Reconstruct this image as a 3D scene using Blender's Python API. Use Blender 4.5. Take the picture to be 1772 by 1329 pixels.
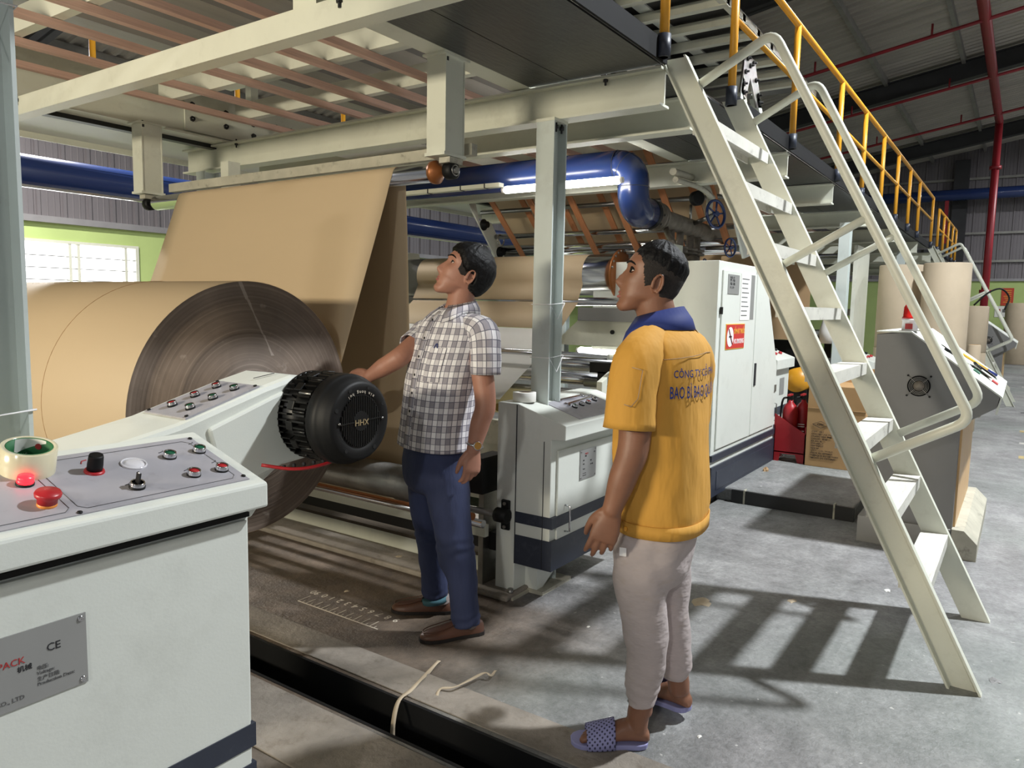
import bpy, bmesh, math, random
from mathutils import Vector, Matrix, noise
random.seed(7)
for o in list(bpy.data.objects): bpy.data.objects.remove(o)
SC = bpy.context.scene
COL = SC.collection
PI = math.pi

# ------------------------------------------------------------------ camera
# world: X = machine direction (away to the right), Y = across the machine (away to the left), metres
W_, H_, F_, CAMH = 1772, 1329, 1288.0, 1.42
_h, _p, _r = math.radians(34.37), math.radians(5.985), math.radians(1.09)
FWD = Vector((math.cos(_h)*math.cos(_p), math.sin(_h)*math.cos(_p), -math.sin(_p)))
_r0 = Vector((math.sin(_h), -math.cos(_h), 0)); _u0 = _r0.cross(FWD)
RGT = _r0*math.cos(_r) + _u0*math.sin(_r)
UPV = -_r0*math.sin(_r) + _u0*math.cos(_r)
CAM = Vector((0, 0, CAMH))
cd = bpy.data.cameras.new('camera'); cam = bpy.data.objects.new('camera', cd); COL.objects.link(cam)
cd.sensor_width = 36.0; cd.lens = 36.0*F_/W_; cd.clip_start = 0.02; cd.clip_end = 200
cam.matrix_world = Matrix.Translation(CAM) @ Matrix((RGT, UPV, -FWD)).transposed().to_4x4()
SC.camera = cam

# ------------------------------------------------------------------ world, lamps, exposure
w = bpy.data.worlds.new('world'); SC.world = w; w.use_nodes = True
w.node_tree.nodes['Background'].inputs[0].default_value = (0.92, 0.96, 1.0, 1)
w.node_tree.nodes['Background'].inputs[1].default_value = 0.22
def disc_light(name, loc, target, power, size, col):
    d = bpy.data.lights.new(name, 'AREA'); d.shape = 'DISK'; d.size = size; d.energy = power; d.color = col
    o = bpy.data.objects.new(name, d); COL.objects.link(o); o.location = loc
    o.rotation_euler = (Vector(target)-Vector(loc)).to_track_quat('-Z', 'Y').to_euler()
    return o
# high-bay lamps of the hall, plus two added fill lamps (their housings are built with the roof)
LAMPS = [((5.8, -1.95, 6.4), 930, (0.93, 0.97, 1.0)),
         ((-5.5, -1.2, 4.0), 260, (1.0, 0.98, 0.94)),  # unseen flood lamp, set low to fill the near faces of the machine
         ((15.0, -2.75, 6.35), 300, (0.95, 0.98, 1.0)),
         ((22.5, -2.75, 6.35), 400, (0.95, 0.98, 1.0)),
         ((15.0, 7.6, 4.6), 160, (0.95, 0.98, 1.0)),
         ((3.4, 9.0, 4.4), 380, (1.0, 0.97, 0.92))]  # added fill lamp, only there to brighten the lime wall
for i, (l, e, c) in enumerate(LAMPS):
    disc_light('high_bay_light', l, (l[0], l[1], 0), e, 0.34, c)
# led batten under the bridge of the machine section behind the viewer (its housing is built further down)
BATTEN = Vector((-2.8, 2.75, 2.1))
bd_ = bpy.data.lights.new('batten_light', 'AREA'); bd_.shape = 'RECTANGLE'; bd_.size = 1.2; bd_.size_y = .3; bd_.energy = 210; bd_.color = (1.0, .90, .70)
bo_ = bpy.data.objects.new('batten_light', bd_); COL.objects.link(bo_); bo_.location = BATTEN+Vector((.03, 0, -.02))
bo_.rotation_euler = (Vector((1, .05, -.08))).to_track_quat('-Z', 'Y').to_euler()
vs = SC.view_settings
vs.view_transform = 'Standard'; vs.look = 'None'; vs.gamma = 1.0; vs.use_curve_mapping = False
vs.exposure = 0.0

# ------------------------------------------------------------------ pixel helpers (photo pixel -> point on a known plane)
def ray(px, py): return FWD + RGT*((px-W_/2)/F_) - UPV*((py-H_/2)/F_)
def onplane(px, py, ax, v):
    d = ray(px, py); return CAM + d*((v-CAM[ax])/d[ax])
def onx(px, py, v): return onplane(px, py, 0, v)
def ony(px, py, v): return onplane(px, py, 1, v)
def onz(px, py, v=0.0): return onplane(px, py, 2, v)
NH = Vector((math.cos(_h), math.sin(_h), 0))          # horizontal heading
RH = Vector((math.sin(_h), -math.cos(_h), 0))         # horizontal right
def ons(px, py, s):                                    # on the upright plane a horizontal distance s from the camera
    d = ray(px, py); return CAM + d*(s/d.dot(NH))

# ------------------------------------------------------------------ materials
def lin(c):
    return tuple(((v/255)/12.92 if v/255 <= .04045 else ((v/255+.055)/1.055)**2.4) for v in c) + (1,)
def new_mat(name):
    m = bpy.data.materials.new(name); m.use_nodes = True
    nt = m.node_tree; b = nt.nodes['Principled BSDF']
    return m, nt, b
def nnode(nt, t, **kw):
    n = nt.nodes.new(t)
    for k, v in kw.items(): setattr(n, k, v)
    return n
def noise_node(nt, scale, detail=4, rough=.55, vec=None, dist=0):
    n = nnode(nt, 'ShaderNodeTexNoise'); n.inputs['Scale'].default_value = scale
    n.inputs['Detail'].default_value = detail; n.inputs['Roughness'].default_value = rough
    n.inputs['Distortion'].default_value = dist
    if vec is not None: nt.links.new(vec, n.inputs['Vector'])
    return n
def ramp(nt, src, stops):
    r = nnode(nt, 'ShaderNodeValToRGB'); e = r.color_ramp.elements
    e[0].position, e[0].color = stops[0]; e[1].position, e[1].color = stops[-1]
    for p, c in stops[1:-1]:
        k = e.new(p); k.color = c
    nt.links.new(src, r.inputs[0]); return r
def mixc(nt, fac, a, b, mode='MIX'):
    n = nnode(nt, 'ShaderNodeMix', data_type='RGBA', blend_type=mode)
    for k, v in ((0, fac), (6, a), (7, b)):
        if hasattr(v, 'is_output') or hasattr(v, 'links'): nt.links.new(v, n.inputs[k])
        else: n.inputs[k].default_value = v
    return n.outputs[2]
def mat(name, col, rough=.5, metal=0, var=.08, scale=3.0, bump=0, bscale=60, spec=.5, dirt=None, dirt_amt=.5, coat=0, stretch=None, trans=0, emit=None, estr=0, sss=0, bdist=.01):
    m, nt, b = new_mat(name); c = lin(col)
    g = nnode(nt, 'ShaderNodeNewGeometry').outputs['Position']
    if stretch:
        mp = nnode(nt, 'ShaderNodeMapping'); mp.inputs['Scale'].default_value = stretch
        nt.links.new(g, mp.inputs['Vector']); g = mp.outputs[0]
    n = noise_node(nt, scale, 5, .6, g)
    lo = tuple(x*(1-var) for x in c[:3])+(1,); hi = tuple(min(1, x*(1+var)) for x in c[:3])+(1,)
    out = ramp(nt, n.outputs[0], [(.3, lo), (.7, hi)]).outputs[0]
    if dirt:
        n2 = noise_node(nt, scale*2.3, 8, .7, g)
        r2 = ramp(nt, n2.outputs[0], [(.55, (0, 0, 0, 1)), (.72, (dirt_amt,)*3+(1,))])
        out = mixc(nt, r2.outputs[0], out, lin(dirt))
    nt.links.new(out, b.inputs['Base Color'])
    b.inputs['Roughness'].default_value = rough; b.inputs['Metallic'].default_value = metal
    b.inputs['Specular IOR Level'].default_value = spec
    if coat: b.inputs['Coat Weight'].default_value = coat
    if trans: b.inputs['Transmission Weight'].default_value = trans
    if sss:
        b.inputs['Subsurface Weight'].default_value = sss; b.inputs['Subsurface Radius'].default_value = (.012, .005, .003)
        b.inputs['Subsurface Scale'].default_value = 1.0
    if emit:
        b.inputs['Emission Color'].default_value = lin(emit); b.inputs['Emission Strength'].default_value = estr
    if bump:
        n3 = noise_node(nt, bscale, 4, .6, g); bp = nnode(nt, 'ShaderNodeBump'); bp.inputs['Strength'].default_value = bump
        bp.inputs['Distance'].default_value = bdist
        nt.links.new(n3.outputs[0], bp.inputs['Height']); nt.links.new(bp.outputs[0], b.inputs['Normal'])
    return m

MT = {}
MT['cream'] = mat('cream_paint', (216, 217, 202), .38, var=.05, scale=2.5, dirt=(150, 146, 128), dirt_amt=.22, bump=.06, bscale=90)
MT['white'] = mat('white_paint', (219, 222, 214), .42, var=.035, scale=2, dirt=(160, 160, 150), dirt_amt=.16, bump=.05, bscale=150)
MT['creamshade'] = mat('cream_paint_shaded', (200, 208, 204), .4, var=.05, scale=2.5, dirt=(140, 138, 126), dirt_amt=.2)  # cream frame paint, greyed and cooled for columns the warm light misses
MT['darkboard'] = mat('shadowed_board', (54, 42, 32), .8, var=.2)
MT['navy'] = mat('navy_paint', (46, 51, 64), .45, var=.1, scale=5, dirt=(120, 122, 128), dirt_amt=.2)
MT['greydesk'] = mat('grey_paint', (128, 127, 126), .5, var=.04)
MT['black'] = mat('black_paint', (24, 24, 25), .45, var=.15)
MT['deckblack'] = mat('black_deck_steel', (44, 45, 46), .38, var=.2, scale=1.5, stretch=(1, 4, 1), bump=.25, bscale=14)
MT['kerb'] = mat('black_kerb', (12, 12, 14), .7, var=.3, scale=9, spec=.2)
MT['rubber'] = mat('black_rubber', (12, 12, 13), .55, var=.2, spec=.3)
MT['cast'] = mat('black_cast_aluminium', (20, 20, 20), .42, var=.2, metal=.3)
MT['yellow'] = mat('yellow_rail_paint', (226, 160, 44), .38, var=.06, scale=6)
MT['blue'] = mat('blue_jacket', (32, 50, 98), .25, var=.08, scale=2, coat=.2)
MT['chrome'] = mat('polished_steel', (205, 205, 208), .16, metal=1, var=.08, scale=3, stretch=(1, .15, 1))
MT['steel'] = mat('dull_steel', (150, 148, 144), .38, metal=1, var=.2, scale=9, bump=.1)
MT['oldsteel'] = mat('worn_pipe_lagging', (128, 120, 110), .6, metal=.4, var=.35, scale=14, bump=.5, bscale=60)
MT['brass'] = mat('orange_brass', (150, 92, 50), .4, metal=.5, var=.2)
MT['kraft'] = mat('kraft_paper', (192, 170, 138), .62, var=.05, scale=1.2, bump=.03, bscale=25, stretch=(1, .25, 1))
MT['kraftdark'] = mat('kraft_paper_deep', (168, 138, 102), .7, var=.08, scale=2)
MT['kraftpale'] = mat('kraft_pale', (186, 170, 146), .75, var=.07, scale=3, bump=.05, bscale=30)
MT['whitepaper'] = mat('white_paper', (232, 230, 224), .7, var=.03)
MT['wood'] = mat('pine_slat', (208, 172, 156), .6, var=.12, scale=4, stretch=(1.2, 40, 40))
MT['strap'] = mat('timber_strap', (190, 128, 86), .6, var=.14, scale=5, stretch=(2, 30, 2))
MT['plank'] = mat('grey_plank', (158, 154, 146), .5, var=.12, scale=2, stretch=(.6, 5, 1), bump=.1, bscale=20)
MT['concrete_edge'] = mat('dusty_concrete', (138, 130, 120), .85, var=.28, scale=5, bump=.6, bscale=40, dirt=(90, 78, 64), dirt_amt=.6)
MT['dirtycream'] = mat('dirty_cream_steel', (176, 172, 156), .6, var=.2, scale=5, dirt=(70, 62, 52), dirt_amt=.7)
MT['darkgap'] = mat('dark_void', (16, 15, 14), .9)
MT['red'] = mat('red_paint', (158, 26, 34), .4, var=.1)
MT['redpipe'] = mat('sprinkler_red', (142, 30, 40), .45, var=.12)
MT['redpla'] = mat('red_plastic', (176, 38, 44), .35, var=.06)
MT['greenpla'] = mat('green_plastic', (24, 92, 64), .3, var=.06)
MT['orangepla'] = mat('orange_plastic', (226, 140, 60), .4)
MT['panelgrey'] = mat('printed_panel', (164, 162, 168), .42, var=.08, scale=6, dirt=(96, 88, 88), dirt_amt=.35)
MT['aluplate'] = mat('aluminium_nameplate', (160, 160, 158), .42, metal=.35, var=.04)
MT['ink'] = mat('black_ink', (34, 34, 38), .7, var=0)
MT['inkgrey'] = mat('grey_ink', (96, 96, 96), .7, var=0)
MT['redink'] = mat('red_ink', (168, 48, 48), .6, var=0)
MT['whiteink'] = mat('white_ink', (238, 236, 236), .6, var=0)
MT['yellowink'] = mat('yellow_ink', (232, 186, 60), .6, var=0)
MT['chalk'] = mat('chalk_white', (206, 196, 180), .9, var=.1)
MT['signred'] = mat('sign_red', (196, 48, 44), .5, var=.04)
MT['poster'] = mat('poster_red', (190, 62, 36), .5, var=.05)
MT['cardboard'] = mat('cardboard', (176, 140, 96), .8, var=.05, scale=4)
MT['skin'] = mat('skin_light_tan', (166, 118, 98), .5, var=.07, scale=22, bump=.06, bscale=220, sss=.05)
MT['skin2'] = mat('skin_tan', (136, 94, 72), .48, var=.09, scale=22, bump=.06, bscale=220, sss=.05)
MT['lip'] = mat('lip', (158, 92, 84), .45, var=.05)
MT['hair'] = mat('black_hair', (9, 8, 9), .55, var=.3, scale=90, bump=.45, bscale=70, spec=.2)
MT['stubble'] = mat('short_dark_hair', (34, 28, 25), .75, var=.45, scale=160, bump=.4, bscale=300)
MT['eyewhite'] = mat('eye_white', (225, 220, 215), .2, var=0)
MT['iris'] = mat('dark_iris', (24, 16, 14), .15, var=0)
MT['jeans'] = mat('navy_trousers', (50, 58, 90), .85, var=.12, scale=9, bump=.35, bscale=5, stretch=(1.6, 1.6, .6), bdist=.04)
MT['teal'] = mat('teal_cuff', (70, 112, 124), .8, var=.1)
MT['sweat'] = mat('pale_sweatpants', (186, 174, 172), .9, var=.07, scale=7, bump=.42, bscale=4.5, bdist=.045, stretch=(1, 1, 2.0), dirt=(180, 160, 140), dirt_amt=.3)
MT['shirtyellow'] = mat('yellow_work_shirt', (206, 152, 62), .8, var=.07, scale=6, bump=.3, bscale=4.0, stretch=(1.6, 1.6, .5), bdist=.06)
MT['collarnavy'] = mat('navy_collar', (30, 48, 116), .75, var=.08)
MT['leather'] = mat('brown_leather', (98, 66, 52), .45, var=.14, scale=14, bump=.15, bscale=120)
MT['sole'] = mat('dark_sole', (34, 28, 26), .7, var=.15)
MT['lavender'] = mat('lavender_rubber', (150, 150, 196), .6, var=.05, scale=8)
MT['green'] = mat('lime_wall', (182, 202, 130), .8, var=.06, scale=1.4, bump=.12, bscale=12)
MT['clad'] = mat('grey_cladding', (124, 119, 122), .45, metal=.25, var=.1, scale=1.2, stretch=(1, 1, .3))
MT['cladlight'] = mat('light_flashing', (150, 148, 150), .5, metal=.3, var=.1)
MT['rafter'] = mat('dark_rafter', (52, 52, 54), .6, var=.15)
MT['purlin'] = mat('galvanised_purlin', (150, 148, 142), .5, metal=.3, var=.15)
MT['roof'] = mat('roof_sheet', (176, 170, 160), .4, metal=.15, var=.16, scale=1.3, stretch=(3, .4, 1))
MT['led'] = mat('led_tube', (255, 255, 255), .4, emit=(255, 252, 246), estr=32)
MT['lampglow'] = mat('lamp_lens', (255, 255, 255), .4, emit=(255, 252, 246), estr=12)
MT['daylight'] = mat('bright_daylight_glass', (255, 255, 255), .5, emit=(250, 252, 255), estr=3.2)
MT['redlit'] = mat('lit_red_lens', (250, 40, 50), .3, emit=(255, 30, 40), estr=3.5)
MT['beaconred'] = mat('beacon_red', (206, 34, 30), .12, var=.25, scale=60, coat=.6)
MT['tapeamber'] = mat('packing_tape', (214, 206, 176), .18, var=.06, coat=.5)
MT['tapegreen'] = mat('green_card_core', (40, 106, 62), .6, var=.08)
MT['wooden'] = mat('varnished_board', (204, 166, 116), .45, var=.12, scale=3, stretch=(4, 4, .5))
MT['clear'] = mat('clear_plastic', (222, 220, 224), .12, coat=.5)

# ------------------------------------------------------------------ mesh builder
class MB:
    def __init__(s): s.v = []; s.f = []; s.uv = {}; s.sm = []; s.mi = []; s.cur = 0
    def add(s, vs, fs, smooth=False, uvs=None):
        o = len(s.v); s.v += [Vector(p) for p in vs]
        for k, f in enumerate(fs):
            if uvs is not None: s.uv[len(s.f)] = uvs[k]
            s.f.append([i+o for i in f]); s.sm.append(smooth); s.mi.append(s.cur)
        return s
    def box(s, a, b):
        x0, y0, z0 = [min(a[i], b[i]) for i in range(3)]; x1, y1, z1 = [max(a[i], b[i]) for i in range(3)]
        return s.add([(x0,y0,z0),(x1,y0,z0),(x1,y1,z0),(x0,y1,z0),(x0,y0,z1),(x1,y0,z1),(x1,y1,z1),(x0,y1,z1)],
                     [(0,3,2,1),(4,5,6,7),(0,1,5,4),(1,2,6,5),(2,3,7,6),(3,0,4,7)])
    def obox(s, c, ax, ay, az):   # oriented box: centre and three half-axis vectors
        c, ax, ay, az = map(Vector, (c, ax, ay, az))
        return s.add([c-ax-ay-az, c+ax-ay-az, c+ax+ay-az, c-ax+ay-az, c-ax-ay+az, c+ax-ay+az, c+ax+ay+az, c-ax+ay+az],
                     [(0,3,2,1),(4,5,6,7),(0,1,5,4),(1,2,6,5),(2,3,7,6),(3,0,4,7)])
    def bar(s, p, q, w, h, up=(0,0,1)):
        p, q = Vector(p), Vector(q); d = (q-p); u = Vector(up); side = d.cross(u).normalized(); u2 = side.cross(d).normalized()
        return s.obox((p+q)/2, d/2, side*(w/2), u2*(h/2))
    def prism(s, pts, axis, a, b):   # polygon in the two other axes, extruded along axis
        n = len(pts); vs = []
        for t in (a, b):
            for p in pts:
                q = [0, 0, 0]; o = [i for i in range(3) if i != axis]; q[o[0]] = p[0]; q[o[1]] = p[1]; q[axis] = t; vs.append(q)
        fs = [tuple(range(n))[::-1], tuple(range(n, 2*n))]+[(i, (i+1) % n, n+(i+1) % n, n+i) for i in range(n)]
        return s.add(vs, fs)
    def loft(s, rings, cap=True, smooth=True, closed=True, uv=None):
        n = len(rings[0]); vs = [p for r in rings for p in r]; fs = []; uvs = [] if uv else None
        for k in range(len(rings)-1):
            for i in range(n if closed else n-1):
                j = (i+1) % n
                fs.append((k*n+i, k*n+j, (k+1)*n+j, (k+1)*n+i))
                if uv: uvs.append((uv(i, k), uv(i+1, k), uv(i+1, k+1), uv(i, k+1)))
        s.add(vs, fs, smooth, uvs)
        if cap and closed:
            o = len(s.v)-len(vs)
            for r, rev in ((0, True), (len(rings)-1, False)):
                idx = [o+r*n+i for i in range(n)]
                s.f.append(idx[::-1] if rev else idx); s.sm.append(False); s.mi.append(s.cur)
        return s
    def cyl(s, p, q, r, r2=None, seg=16, cap=True, smooth=True):
        p, q = Vector(p), Vector(q); d = (q-p).normalized(); u = d.orthogonal().normalized(); v = d.cross(u)
        r2 = r if r2 is None else r2
        mk = lambda c, rr: [c+(u*math.cos(2*PI*i/seg)+v*math.sin(2*PI*i/seg))*rr for i in range(seg)]
        return s.loft([mk(p, r), mk(q, r2)], cap, smooth)
    def lathe(s, o, axis, prof, seg=24, cap=True):    # profile [(t, r)] along axis from o
        o, d = Vector(o), Vector(axis).normalized(); u = d.orthogonal().normalized(); v = d.cross(u)
        return s.loft([[o+d*t+(u*math.cos(2*PI*i/seg)+v*math.sin(2*PI*i/seg))*max(r, 1e-5) for i in range(seg)] for t, r in prof], cap)
    def tube(s, path, r, seg=10, cap=True):
        path = [Vector(p) for p in path]; n = len(path); rings = []; u = None
        for i in range(n):
            d = (path[min(i+1, n-1)]-path[max(i-1, 0)]).normalized()
            u = d.orthogonal().normalized() if u is None else (u-d*u.dot(d)).normalized()
            v = d.cross(u); rr = r[i] if isinstance(r, (list, tuple)) else r
            rings.append([path[i]+(u*math.cos(2*PI*k/seg)+v*math.sin(2*PI*k/seg))*rr for k in range(seg)])
        return s.loft(rings, cap)
    def sphere(s, c, r, seg=16, rings=10, sc=(1, 1, 1), basis=None):
        c = Vector(c); B = basis or Matrix.Identity(3); R = []
        for k in range(rings+1):
            a = PI*k/rings
            R.append([c+B@Vector((math.sin(max(a, 1e-3) if k < rings else 1e-3)*math.cos(2*PI*i/seg)*r*sc[0], math.sin(max(a, 1e-3) if k < rings else 1e-3)*math.sin(2*PI*i/seg)*r*sc[1], math.cos(a)*r*sc[2])) for i in range(seg)])
        return s.loft(R[::-1], True)
    def torus(s, c, axis, R, r, seg=24, sec=8):
        c, d = Vector(c), Vector(axis).normalized(); u = d.orthogonal().normalized(); v = d.cross(u); rings = []
        for i in range(seg+1):
            a = 2*PI*i/seg; e = u*math.cos(a)+v*math.sin(a)
            rings.append([c+e*R+(e*math.cos(2*PI*k/sec)+d*math.sin(2*PI*k/sec))*r for k in range(sec)])
        return s.loft(rings, False)
    def mesh(s, name, mats, off):
        me = bpy.data.meshes.new(name); me.from_pydata([tuple(p-off) for p in s.v], [], s.f)
        for m in mats: me.materials.append(m)
        for p, sm, mi in zip(me.polygons, s.sm, s.mi): p.use_smooth = sm; p.material_index = min(mi, len(mats)-1)
        if s.uv:
            l = me.uv_layers.new(name='UVMap')
            for fi, uvs in s.uv.items():
                for li, t in zip(me.polygons[fi].loop_indices, uvs): l.data[li].uv = t
        bm = bmesh.new(); bm.from_mesh(me); bmesh.ops.recalc_face_normals(bm, faces=bm.faces[:]); bm.to_mesh(me); bm.free()
        return me
    def build(s, name, m, parent=None, bevel=0):
        mats = m if isinstance(m, (list, tuple)) else [m]
        mats = [MT[x] if isinstance(x, str) else x for x in mats]
        if parent is not None: off = WO[parent.name]
        else:
            lo = [min(p[i] for p in s.v) for i in range(3)]; hi = [max(p[i] for p in s.v) for i in range(3)]
            off = Vector(((lo[0]+hi[0])/2, (lo[1]+hi[1])/2, lo[2]))
        o = bpy.data.objects.new(name, s.mesh(name, mats, off)); COL.objects.link(o)
        if parent is not None: o.parent = parent
        else: o.location = off
        WO[o.name] = off.copy()
        if bevel:
            b = o.modifiers.new('bevel', 'BEVEL'); b.width = bevel; b.segments = 2; b.limit_method = 'ANGLE'; b.angle_limit = .6
        return o
WO = {}
def thing(name, label, cat, loc, group=None):
    o = bpy.data.objects.new(name, None); COL.objects.link(o); o.location = loc; o.empty_display_size = .1
    WO[o.name] = Vector(loc); return tag(o, label, cat, group)
def tag(o, label=None, cat=None, group=None, kind=None):
    for k, v in (('label', label), ('category', cat), ('group', group), ('kind', kind)):
        if v: o[k] = v
    return o
def struct(o): o['kind'] = 'structure'; return o
def dup(root, delta, label=None, group=None, rz=0):
    r = root.copy(); COL.objects.link(r); r.location = Vector(root.location)+Vector(delta); r.rotation_euler.z += rz
    if label: r['label'] = label
    if group: r['group'] = group
    for ch in list(root.children):
        c = ch.copy(); COL.objects.link(c); c.parent = r
        for g in list(ch.children):
            e = g.copy(); COL.objects.link(e); e.parent = c
    return r
def shared(src, name, parent, delta):          # a further alike piece sharing its mesh
    o = bpy.data.objects.new(name, src.data); COL.objects.link(o); o.parent = parent
    o.location = Vector(src.location)+Vector(delta); WO[o.name] = WO[src.name]+Vector(delta)
    for m in src.modifiers:
        n = o.modifiers.new(m.name, m.type)
        if m.type == 'BEVEL': n.width = m.width; n.segments = m.segments; n.limit_method = 'ANGLE'; n.angle_limit = .6
    return o
def ibeam(mb, p, q, wid, hei, tf=.012, tw=.01):
    p, q = Vector(p), Vector(q)      # centre line of the section
    for dz, h in (((hei-tf)/2, tf), (-(hei-tf)/2, tf)): mb.bar(p+Vector((0, 0, dz)), q+Vector((0, 0, dz)), wid, h)
    return mb.bar(p, q, tw, hei-2*tf+.002)
FONTS = {}
def text(name, body, size, origin, right, up, m, parent, align='LEFT', extrude=.0004, sx=1.0, bold=0):
    c = bpy.data.curves.new('t', 'FONT'); c.body = body; c.size = size; c.align_x = align; c.extrude = extrude; c.resolution_u = 2; c.offset = bold
    t = bpy.data.objects.new('t', c); COL.objects.link(t)
    me = bpy.data.meshes.new_from_object(t.evaluated_get(bpy.context.evaluated_depsgraph_get()))
    bpy.data.objects.remove(t); bpy.data.curves.remove(c)
    r, u = Vector(right).normalized(), Vector(up).normalized(); n = r.cross(u)
    off = WO[parent.name] if parent else Vector((0, 0, 0))
    for v in me.vertices: v.co = Vector(origin)+r*v.co.x*sx+u*v.co.y+n*v.co.z-off
    me.materials.clear(); me.materials.append(MT[m] if isinstance(m, str) else m)
    o = bpy.data.objects.new(name, me); COL.objects.link(o); me.name = name
    if parent: o.parent = parent
    WO[o.name] = off.copy(); return o
def crom(pts, n=8):                    # smooth path through points
    P = [Vector(p) for p in pts]; P = [P[0]*2-P[1]]+P+[P[-1]*2-P[-2]]; out = []
    for i in range(1, len(P)-2):
        for k in range(n):
            t = k/n
            out.append(.5*((2*P[i])+(P[i+1]-P[i-1])*t+(2*P[i-1]-5*P[i]+4*P[i+1]-P[i+2])*t*t+(3*P[i]-P[i-1]-3*P[i+1]+P[i+2])*t**3))
    return out+[P[-2]]
def fillet(pts, r, n=5):               # polyline with rounded corners
    P = [Vector(p) for p in pts]; out = [P[0]]
    for i in range(1, len(P)-1):
        a, b = (P[i-1]-P[i]).normalized(), (P[i+1]-P[i]).normalized()
        s, e = P[i]+a*r, P[i]+b*r
        out += [s*(1-t)**2+P[i]*2*t*(1-t)+e*t*t for t in [k/n for k in range(n+1)]]
    return out+[P[-1]]
# ================================================================== SETTING
TX0, TX1 = 1.70, 1.90                    # floor trench
XA, XB, YA, YB = -8.0, 27.8, -9.0, 11.55
def floor_material():
    m, nt, b = new_mat('factory_concrete'); L = nt.links.new
    pos = nnode(nt, 'ShaderNodeNewGeometry').outputs['Position']
    n1 = noise_node(nt, .9, 6, .62, pos); n2 = noise_node(nt, 7, 8, .7, pos); n3 = noise_node(nt, 42, 4, .7, pos)
    base = ramp(nt, n1.outputs[0], [(.28, lin((112, 110, 110))), (.5, lin((140, 139, 139))), (.72, lin((164, 164, 164)))]).outputs[0]
    fine = ramp(nt, n2.outputs[0], [(.32, (.55, .55, .55, 1)), (.68, (1.25, 1.25, 1.25, 1))]).outputs[0]
    c = mixc(nt, .8, base, fine, 'MULTIPLY')
    grit = ramp(nt, n3.outputs[0], [(.34, (.72, .72, .72, 1)), (.66, (1.16, 1.16, 1.16, 1))]).outputs[0]
    c = mixc(nt, .8, c, grit, 'MULTIPLY')
    tint = ramp(nt, noise_node(nt, .5, 3, .5, pos).outputs[0], [(.45, (0, 0, 0, 1)), (.7, (.3, .3, .3, 1))]).outputs[0]
    c = mixc(nt, tint, c, lin((132, 150, 138)))
    sp = ramp(nt, noise_node(nt, 26, 2, .5, pos).outputs[0], [(.72, (0, 0, 0, 1)), (.76, (.75, .75, .75, 1))]).outputs[0]
    c = mixc(nt, sp, c, lin((196, 194, 190)))
    # brown paper dust lying along the roll stands (a soiled strip of the floor)
    sep = nnode(nt, 'ShaderNodeSeparateXYZ'); L(pos, sep.inputs[0])
    def sstep(v, a, d):
        k = nnode(nt, 'ShaderNodeMapRange', interpolation_type='SMOOTHSTEP'); L(v, k.inputs[0])
        k.inputs[1].default_value = a; k.inputs[2].default_value = d; return k.outputs[0]
    def mul(a, d):
        k = nnode(nt, 'ShaderNodeMath', operation='MULTIPLY'); L(a, k.inputs[0]); L(d, k.inputs[1]); return k.outputs[0]
    nd = nnode(nt, 'ShaderNodeMath', operation='MULTIPLY_ADD'); L(n1.outputs[0], nd.inputs[0]); nd.inputs[1].default_value = 1.1; L(sep.outputs[1], nd.inputs[2])
    x1 = sstep(sep.outputs[0], 3.0, 2.8); x0 = sstep(sep.outputs[0], -.2, 1.2); y1 = sstep(nd.outputs[0], 1.6, 2.7)
    mask = mul(mul(x1, x0), y1)
    amt = nnode(nt, 'ShaderNodeMath', operation='MULTIPLY'); L(mask, amt.inputs[0]); amt.inputs[1].default_value = .9
    dust = ramp(nt, n2.outputs[0], [(.3, lin((72, 60, 48))), (.7, lin((116, 98, 80)))]).outputs[0]
    c = mixc(nt, amt.outputs[0], c, dust)
    L(c, b.inputs['Base Color'])
    rr = ramp(nt, n1.outputs[0], [(.3, (.62, .62, .62, 1)), (.7, (.42, .42, .42, 1))]); L(rr.outputs[0], b.inputs['Roughness'])
    bp = nnode(nt, 'ShaderNodeBump'); bp.inputs['Strength'].default_value = .5; bp.inputs['Distance'].default_value = .012
    ad = nnode(nt, 'ShaderNodeMath', operation='ADD'); L(n2.outputs[0], ad.inputs[0]); L(n3.outputs[0], ad.inputs[1])
    L(ad.outputs[0], bp.inputs['Height']); L(bp.outputs[0], b.inputs['Normal'])
    return m
MT['floor'] = floor_material()
mb = MB()
mb.box((XA, YA, -.3), (TX0, YB, 0)); mb.box((TX1, YA, -.3), (XB, YB, 0))
mb.box((TX0, YA, -.34), (TX1, YB, -.22))
floor = struct(mb.build('floor', 'floor')); tag(floor, 'worn grey concrete factory floor with a cable trench', 'floor')
for x in (TX0, TX1-.012):
    MB().box((x, YA, -.22), (x+.012, YB, .002)).build('trench_edging', 'black', floor)
MB().box((TX0+.012, YA, -.22), (TX1-.012, YB, -.2)).build('trench_bed', 'darkgap', floor)
for i, (x, wd) in enumerate(((TX0-.30, .28), (TX1+.02, .17))):       # screed strips cast along the trench
    MB().box((x, YA, 0), (x+wd, YB, .005 if i else .006)).build('trench_screed', 'concrete_edge', floor, .006)
MB().box((2.84, 1.95, 0), (3.06, 6.2, .03)).build('footing_strip', 'concrete_edge', floor, .01)
for x, wd, c in ((17.9, .12, 'whiteink'), (13.15, .06, 'black'), (10.95, .16, 'yellowink'), (9.93, .12, 'whiteink'), (8.92, .16, 'yellowink'), (23.8, .12, 'whiteink')):
    MB().box((x, YA, 0), (x+wd, -.05, .003)).build('lane_marking', mat('lane_'+c, {'whiteink': (186, 184, 178), 'black': (40, 40, 40), 'yellowink': (184, 164, 110)}[c], .7, var=.3, scale=9), floor)
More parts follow.
